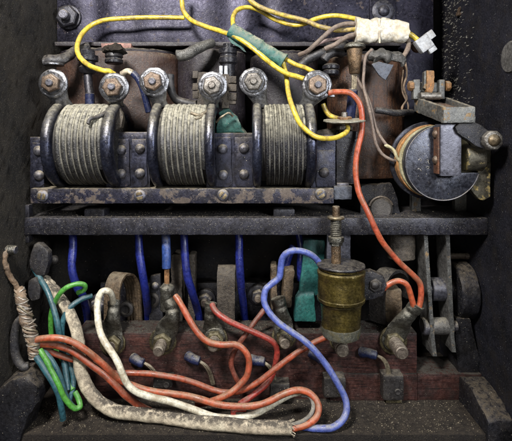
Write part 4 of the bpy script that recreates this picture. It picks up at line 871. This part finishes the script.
# small leads with navy sleeves
def lead(sl, br, label, blk=None):
    t = thing('crimped_lead', label, 'lead', P(*br[-1]), 'small navy sleeved leads on the board')
    MB().wire(sl, lambda f: 5.0 - .6 * f, wob=.05).build('sleeve', M['sleeved'], t)
    m = MB()
    for i in range(5):
        o = (i - 2) * .75; m.wire([(x + o, y + (i % 2) * .6, Y + (i % 3) * .5) for x, y, Y in br], .85, seg=6, sub=5)
    m.build('strands', M['braid'], t)
    if blk:
        b = MB().pbox(*blk, -18, 14).build('clamp_block', M['block'], t, bevel=1.3, rough=(3, .5, .15))
        cx = P(blk[0] * .3 + blk[1] * .7, blk[2] * .35 + blk[3] * .65, -18.2); MB().lathe(cx, F, [(3, -1), (3, .5), (2.4, .9), (.5, .5)], 18).build('clamp_screw', M['block'], b)
lead([(133, 358, -6), (138, 361, -11), (143, 363, -12)], [(142, 362, -12), (148, 365, -13), (153, 370, -12), (158, 377, -9)], 'navy sleeved lead just left of the brass washered terminal', (153, 172, 379, 388))
lead([(188, 356, -6), (193, 359, -11), (199, 361, -12)], [(197, 360, -12), (205, 365, -13), (210, 373, -11), (213, 384, -9)], 'navy sleeved lead below the crossing orange wire')
lead([(250, 359, -9), (257, 361, -10), (264, 362, -11)], [(263, 362, -11), (269, 366, -12), (273, 373, -11), (275, 384, -9)], 'navy sleeved lead inside the crimson wire bend', (270, 290, 384, 401))
lead([(361, 352, -6), (368, 353, -11), (376, 355, -13)], [(375, 355, -13), (382, 358, -15), (387, 365, -16), (389, 377, -14)], 'navy sleeved lead entering a dark screwed block at the right', (383, 404, 376, 400.5))
lead([(310, 352, -8), (317, 356, -10), (322, 360, -11)], [(322, 360, -10), (328, 366, -11), (332, 373, -11), (334, 382, -9)], 'navy sleeved lead beneath the periwinkle wire', (324, 346, 378, 398))
o = MB().pbox(386, 402, 400.5, 406, -12, 8).build('brass_shim', M['washerb'], org=P(394, 406, -10), bevel=.5); tag(o, 'thin brass shim under the dark screwed block', 'shim')

# ------------------------------------------------------------------ wires in the lower left
RG = 'red wires fanning out of the cord wrapping'
wire('red_wire', 'orange', [(31, 341, -52), (40, 339, -52), (55, 338, -52), (70, 341, -51), (83, 348, -50), (96, 358, -46), (108, 369, -42), (120, 380, -38), (136, 387, -36), (156, 392, -36), (176, 394, -38), (196, 398, -42), (216, 404, -44), (236, 406.5, -46), (256, 405.5, -46), (272, 400, -46), (286, 393, -45), (300, 390, -44), (311, 394, -44), (318, 404, -48), (317, 416, -53), (308, 424, -56), (296, 427.5, -58), (284, 427.5, -58)], 3.3, 'longest red wire, hooking back into the end of the cream sleeving', group=RG)
wire('red_wire', 'red', [(31, 344, -47), (42, 344, -47), (58, 346, -46), (72, 351, -45), (86, 361, -44), (100, 371, -43), (113, 383, -42), (126, 396, -42), (138, 405, -37), (148, 410, -33), (158, 415, -32)], 3.3, 'lowest red wire diving behind the cream sleeving', group=RG)
wire('red_wire', 'red', [(30, 346, -42), (42, 349, -42), (56, 354, -40), (70, 359, -38), (86, 363, -34), (98, 366, -30), (112, 373, -24), (132, 373, -22), (152, 374, -22), (172, 377, -22), (192, 382, -22), (210, 389, -22), (226, 392.5, -24), (242, 390.5, -27), (258, 382, -28), (276, 368, -28), (292, 356, -27), (308, 346, -26), (322, 339, -24), (334, 334, -22)], 2.9, 'dull red wire running right along the board up to the brass cylinder', group=RG)
wire('orange_wire', 'orange', [(175, 296, -18), (180, 303, -22), (188, 317, -26), (197, 332, -28), (208, 342, -29), (222, 345, -30), (236, 345, -30), (245, 351, -30), (249.5, 362, -30), (247, 375, -31), (240, 385, -32), (230, 393, -34), (220, 398, -34), (209, 402, -32), (196, 404, -30)], 3.2, 'bright orange wire hooking down from the second terminal row across the board')
wire('crimson_wire', 'crimson', [(212, 304, -12), (216, 312, -18), (228, 321, -23), (244, 328, -24), (260, 335, -22), (272, 341, -20), (277, 350, -18), (276, 362, -17), (272, 376, -17), (264, 386, -19), (252, 396, -24), (240, 404, -32)], 3.0, 'crimson wire bending at the terminal behind the periwinkle wire')
wire('dull_red_wire', 'maroon', [(264, 310, -10), (257, 319, -13), (249, 330, -16), (240, 342, -18), (233, 354, -18), (231, 365, -18), (235, 376, -18), (241, 386, -18)], 2.6, 'thin dull red wire curving behind the orange hook')
wire('red_stub', 'crimson', [(246, 409, -38), (238, 409, -40), (233, 411, -42), (234, 416, -42)], 2.6, 'tiny red wire stub poking out above the white wire')
wire('white_wire', 'white', [(113, 303, -12), (112, 296, -20), (108, 291, -26), (102, 291.5, -28), (98, 299, -30), (97.5, 312, -34), (99, 328, -40), (106, 344, -46), (115, 357, -50), (121, 370, -52), (126, 382, -52), (136, 392, -52), (152, 397, -52), (172, 402, -50), (192, 409, -48), (212, 416, -46), (234, 418.5, -45), (252, 415, -42), (266, 408, -38), (280, 400, -39), (292, 393.5, -38), (300, 392, -36)], 3.3, 'clean white wire hooked at the top and sweeping down across the red wires')
t = thing('cream_sleeving', 'thick dirty cream woven sleeving curving along the floor', 'sleeving', P(90, 415, -40))
MB().wire([(42, 281, -14), (52, 290, -18), (64, 303, -24), (73, 320, -30), (78, 338, -34), (79, 354, -36), (81, 372, -38), (88, 389, -40), (100, 403, -41), (116, 411, -42), (138, 414, -43), (162, 417, -44), (192, 421, -50), (226, 425, -55), (260, 427, -57.5), (291, 427.5, -58)], lambda f: 4.3 + 1.4 * min(1, f * 3), seg=24, wob=.05).build('sleeve', M['cream'], t, rough=(2.2, .3, .3))
m = MB()
for i in range(12):
    an = i / 12 * 6.283; q = P(291, 427.5, -58) + Vector((-1, math.cos(an) * 5.2, math.sin(an) * 5.2))
    m.tube([q, q + Vector((2.2, math.cos(an) * .6, math.sin(an) * .6)), q + Vector((3 + 1.6 * random.random(), math.cos(an + random.random()) * 2, math.sin(an + random.random()) * 2))], .38, seg=6, sub=4)
m.build('frayed_edge', M['cream'], t)
wire('grey_wire', 'creamg', [(302, 395, -40), (309, 396, -43), (313, 403, -47), (312, 412, -52), (306, 419, -55), (298, 423, -57), (287, 425, -58)], 2.0, 'thin grey frayed wire lying inside the hook of the longest red wire')
tg = 'teal wires in the lower left bundle'
wire('teal_wire', 'teal', [(34, 268, -12), (39, 277, -18), (47, 290, -26), (53, 306, -32), (57, 322, -36), (60, 338, -36), (63, 356, -34), (66, 374, -38), (68, 390, -42)], 2.8, 'teal wire emerging from the black rubber boot', group=tg)
wire('teal_wire', 'teal', [(92, 296, -16), (84, 298, -20), (74, 304, -26), (66, 313, -30), (62, 326, -32), (63, 342, -30), (68, 358, -30), (73, 374, -34), (73, 388, -38), (70, 398, -42), (68, 406, -44)], 2.7, 'teal wire bending left toward the white wire hook', group=tg)
wire('teal_wire', 'teal', [(33, 352, -52), (39, 361, -53), (47, 373, -54), (55, 386, -54), (60, 400, -53), (62, 412, -52), (63, 419, -50)], 3.1, 'teal wire hanging lowest, its cut end near the floor', group=tg)
wire('teal_wire', 'teal', [(36, 348, -46), (45, 353, -47), (54, 364, -48), (60, 377, -48), (64, 391, -48), (69, 402, -47), (74, 408, -46)], 2.7, 'teal wire close beside the bright green wire below the cord', group=tg)
gg = 'bright green wires in the lower left bundle'
wire('green_wire', 'green', [(78, 293, -20), (84, 290, -22), (85, 285.5, -25), (79, 283.5, -28), (69, 286, -31), (61, 292, -32), (55, 302, -29), (51.5, 314, -27), (51, 328, -27), (53, 342, -27), (60, 356, -26), (66, 366, -28), (69, 380, -34), (73, 390, -40)], 2.5, 'bright green wire making the small loop below the shelf', group=gg)
wire('green_wire', 'green', [(40, 350, -50), (45, 358, -52), (51, 370, -53), (58, 383, -54), (64, 397, -53), (70, 405, -51), (76, 408.5, -49), (80, 406, -46), (79, 400, -43), (75, 392, -41)], 2.7, 'bright green wire curling up at its tip near the floor', group=gg)

t = thing('cord_wrapping', 'tan cord wrapped round the wire bundle along the left wall', 'cord', P(30, 358, -50))
spine = [(19, 288, -42), (22, 300, -46), (26, 314, -48), (30, 328, -50), (33, 342, -51), (34.5, 352, -51), (34, 360, -51)]
MB().wire(spine, lambda f: 3.6 + 1.5 * math.sin(f * 3.1), wob=.22).build('core', M['twine'], t, rough=(2, .8, .25))
sp = [P(*p) for p in spine]
def along(f):
    f = max(0, min(.9999, f)) * (len(sp) - 1); i = int(f); return sp[i].lerp(sp[i + 1], f - i)
for wi, (nT, rad, mk, off) in enumerate(((15, .6, 'twist', 0), (8, .95, 'twine', 9), (11, .5, 'twist', 21), (5, .8, 'braid', 33))):
    hp = []
    for i in range(nT * 16):
        f = i / (nT * 16); a = i / 16 * 2 * math.pi + off; rr = 3.8 + 1.5 * math.sin(f * 3.1) + .9 * noise.noise(Vector((f * 20, off, 0)))
        cc_ = along(.02 + .94 * f + .05 * noise.noise(Vector((f * 11, 2, off))))
        hp.append(cc_ + Vector((math.cos(a) * rr, math.sin(a) * rr, math.cos(a + off) * (1.5 + 6 * noise.noise(Vector((f * 9, 5, off)))))))
    MB().tube(hp, rad, seg=8, smooth=False).build('binding', M[mk], t)
MB().wire([(8, 250, -52), (5, 256, -54), (6, 266, -54), (10, 276, -50), (15, 284, -46), (19, 290, -43)], 2.2, wob=.2).build('tail', M['twine'], t, rough=(2, .6, .3))
c = P(9, 250, -50)
t = thing('wall_screw', 'short threaded screw in the left wall tied with tan cord', 'screw', c)
m = MB()
q = Vector((-WX, -50, c.z)); hp = []
MB().cyl(q, q + X * 9, 3.6, ch=.5).build('shank', M['rivet'], t)
for i in range(5 * 14):
    a = i / 14 * 2 * math.pi; hp.append(q + X * (1 + 1.5 * i / 14) + Vector((0, math.cos(a) * 3.8, math.sin(a) * 3.8)))
MB().tube(hp, .6, seg=6, smooth=False).build('thread', M['terms'], t)
# rubber parts by the left wall
t = MB().wire([(24, 316, -44), (17, 324, -46), (14.5, 340, -47), (16, 356, -47), (22, 366, -47), (28, 366, -46)], 3.8, flat=.7).build('rubber_ring', M['black'], org=P(18, 340, -46)); tag(t, 'open black rubber ring against the left wall behind the cord', 'ring')
t = MB().prism([(31, 252), (34, 243), (40, 243), (48, 252), (49, 262), (45, 276), (36, 276), (29, 268), (28, 260)], -20, 9).build('rubber_boot', M['black'], org=P(38, 276, -16), bevel=2.5, rough=(2.5, .8, .12)); tag(t, 'black rubber boot under the left end of the shelf', 'boot')
t = MB().prism([(28, 281), (36, 277), (41, 288), (39, 300), (30, 302), (27, 292)], -24, 10).build('rubber_boot', M['black'], org=P(34, 300, -20), bevel=2.5, rough=(2.5, .6, .12)); tag(t, 'smaller black rubber boot beside the cream sleeving top', 'boot')
t = thing('wood_splinter', 'dirty pale strip lying beside the teal wire at left', 'strip', P(50, 290, -8))
MB().wire([(44, 278, -10), (50, 285, -9), (58, 296, -8), (66, 312, -6)], 4.4, flat=.5, wob=.15).build('strip', M['cream'], t, rough=(2, .5, .3))
c = P(54, 260, 10); tag(MB().dome(c, F, 5, 4).build('small_bolt', M['block'], org=c), 'small dark bolt head beside the rubber boot', 'bolt')

# small details on the right wall
c = Vector((WX - .2, 40, P(0, 14, 40).z)); 
t = MB().cyl(c - X * 3, c + X * 2, 2.4, seg=12).lathe(c - X * 1 + Z * 4, X, [(3.6, 0), (3, 1.2)], 10).build('wall_pin', M['nutb'], org=c, rough=(1.2, .8, .4)); tag(t, 'small pale corroded pin near the top of the right wall', 'pin')
c = Vector((WX - .2, -58, P(0, 57, -58).z))
t = MB().lathe(c - X * 1.5, X, [(1, 0), (13, 0), (14, 1.5)], 36).build('wall_plug', M['lever'], org=c); tag(t, 'grey round plug set in the right wall at the picture edge', 'plug')
# paint splashes near the right corner (real raised flecks)
m = MB()
rnd = random.Random(3)
for i in range(420):
    y = rnd.triangular(0, 92, 85); z = rnd.uniform(P(0, 110, 60).z, P(0, -10, 60).z); r = rnd.uniform(.15, .6) * (1 if rnd.random() < .9 else 1.8)
    c = Vector((WX - .1, y, z)); el = rnd.uniform(.5, 1.6); ey = rnd.uniform(1.5, 5); sk = rnd.uniform(-1.2, 1.2)
    n = 6; jit = [rnd.uniform(.5, 1.3) for _ in range(n)]; ring = [c + Vector((-.35, math.cos(a) * r * ey * q, math.sin(a) * r * el * q + sk * math.cos(a) * r)) for a, q in zip([2 * math.pi * j / n for j in range(n)], jit)]
    bs_ = [c + Vector((.6, math.cos(a) * r * ey * q * 1.1, math.sin(a) * r * el * q * 1.1 + sk * math.cos(a) * r)) for a, q in zip([2 * math.pi * j / n for j in range(n)], jit)]
    m.rings([bs_, ring])
o = m.build('paint_flecks', M['pale'], smooth=False); o['kind'] = 'stuff'; o['label'] = 'pale paint flecks spattered on the right wall near the back corner'; o['category'] = 'paint flecks'
# loose grit lying on floor, board and shelf
m = MB()
def grit(n, x0, x1, y0, y1, z, rs=(.15, .6)):
    for i in range(n):
        c = Vector((rnd.uniform(x0, x1), rnd.uniform(y0, y1), z)); r = rnd.uniform(*rs) * (1 if rnd.random() < .9 else 1.8)
        vs = [c + Vector((math.cos(a) * r * rnd.uniform(.6, 1.2), math.sin(a) * r * rnd.uniform(.6, 1.2), 0)) for a in [0, 1.5, 3.1, 4.7]] + [c + Vector((rnd.uniform(-.2, .2), 0, r * rnd.uniform(.5, 1.1)))]
        m.add(vs, [(0, 1, 4), (1, 2, 4), (2, 3, 4), (3, 0, 4), (3, 2, 1, 0)])
grit(2200, -215, 215, -56, -8, FZ + .1)
grit(800, -170, 155, -4, 26, P(74, 333, -5).z + .1)
grit(900, -215, 215, -19, 20, P(0, 218, -20).z - .2)
o = m.build('grit', M['grit'], smooth=False); o['kind'] = 'stuff'; o['label'] = 'loose pale grit scattered on the floor, board and shelf'; o['category'] = 'grit'

for o in bpy.data.objects:
    if '_o' in o: del o['_o']

# ------------------------------------------------------------------ camera
cam = bpy.data.cameras.new('camera'); co = bpy.data.objects.new('camera', cam); C.objects.link(co)
co.location = (0, -D * S, 0); co.rotation_euler = (math.radians(90), 0, 0)
cam.sensor_width = 36; cam.lens = 36 * D / 512.0; cam.shift_y = -(220.5 - VY) / 512.0
cam.clip_start = .01; cam.clip_end = 50
bpy.context.scene.camera = co

# ------------------------------------------------------------------ light: lamps near the camera
def area(name, loc, tgt, size, power, col):
    l = bpy.data.lights.new(name, 'AREA'); l.shape = 'DISK'; l.size = size; l.energy = power; l.color = col
    o = bpy.data.objects.new(name, l); C.objects.link(o); o.location = Vector(loc) * S
    d = (Vector(tgt) - Vector(loc)).normalized(); o.rotation_euler = d.to_track_quat('-Z', 'Y').to_euler(); return o
area('key_lamp', (-190, -430, 360), (0, 0, -60), .12, 8.2, (1.0, .97, .95))
area('fill_lamp', (330, -480, 120), (0, 0, -80), .16, 3.2, (.92, .95, 1.0))
area('low_lamp', (-60, -560, -120), (0, 0, -180), .20, 0.5, (1.0, .97, .92))
w = bpy.data.worlds.new('World'); bpy.context.scene.world = w; w.use_nodes = True
w.node_tree.nodes['Background'].inputs[0].default_value = (.8, .85, 1, 1); w.node_tree.nodes['Background'].inputs[1].default_value = .03
sc = bpy.context.scene
sc.cycles.max_bounces = 4; sc.cycles.diffuse_bounces = 2; sc.cycles.glossy_bounces = 2
sc.view_settings.view_transform = 'Standard'; sc.view_settings.look = 'None'; sc.view_settings.exposure = 0; sc.view_settings.gamma = 1
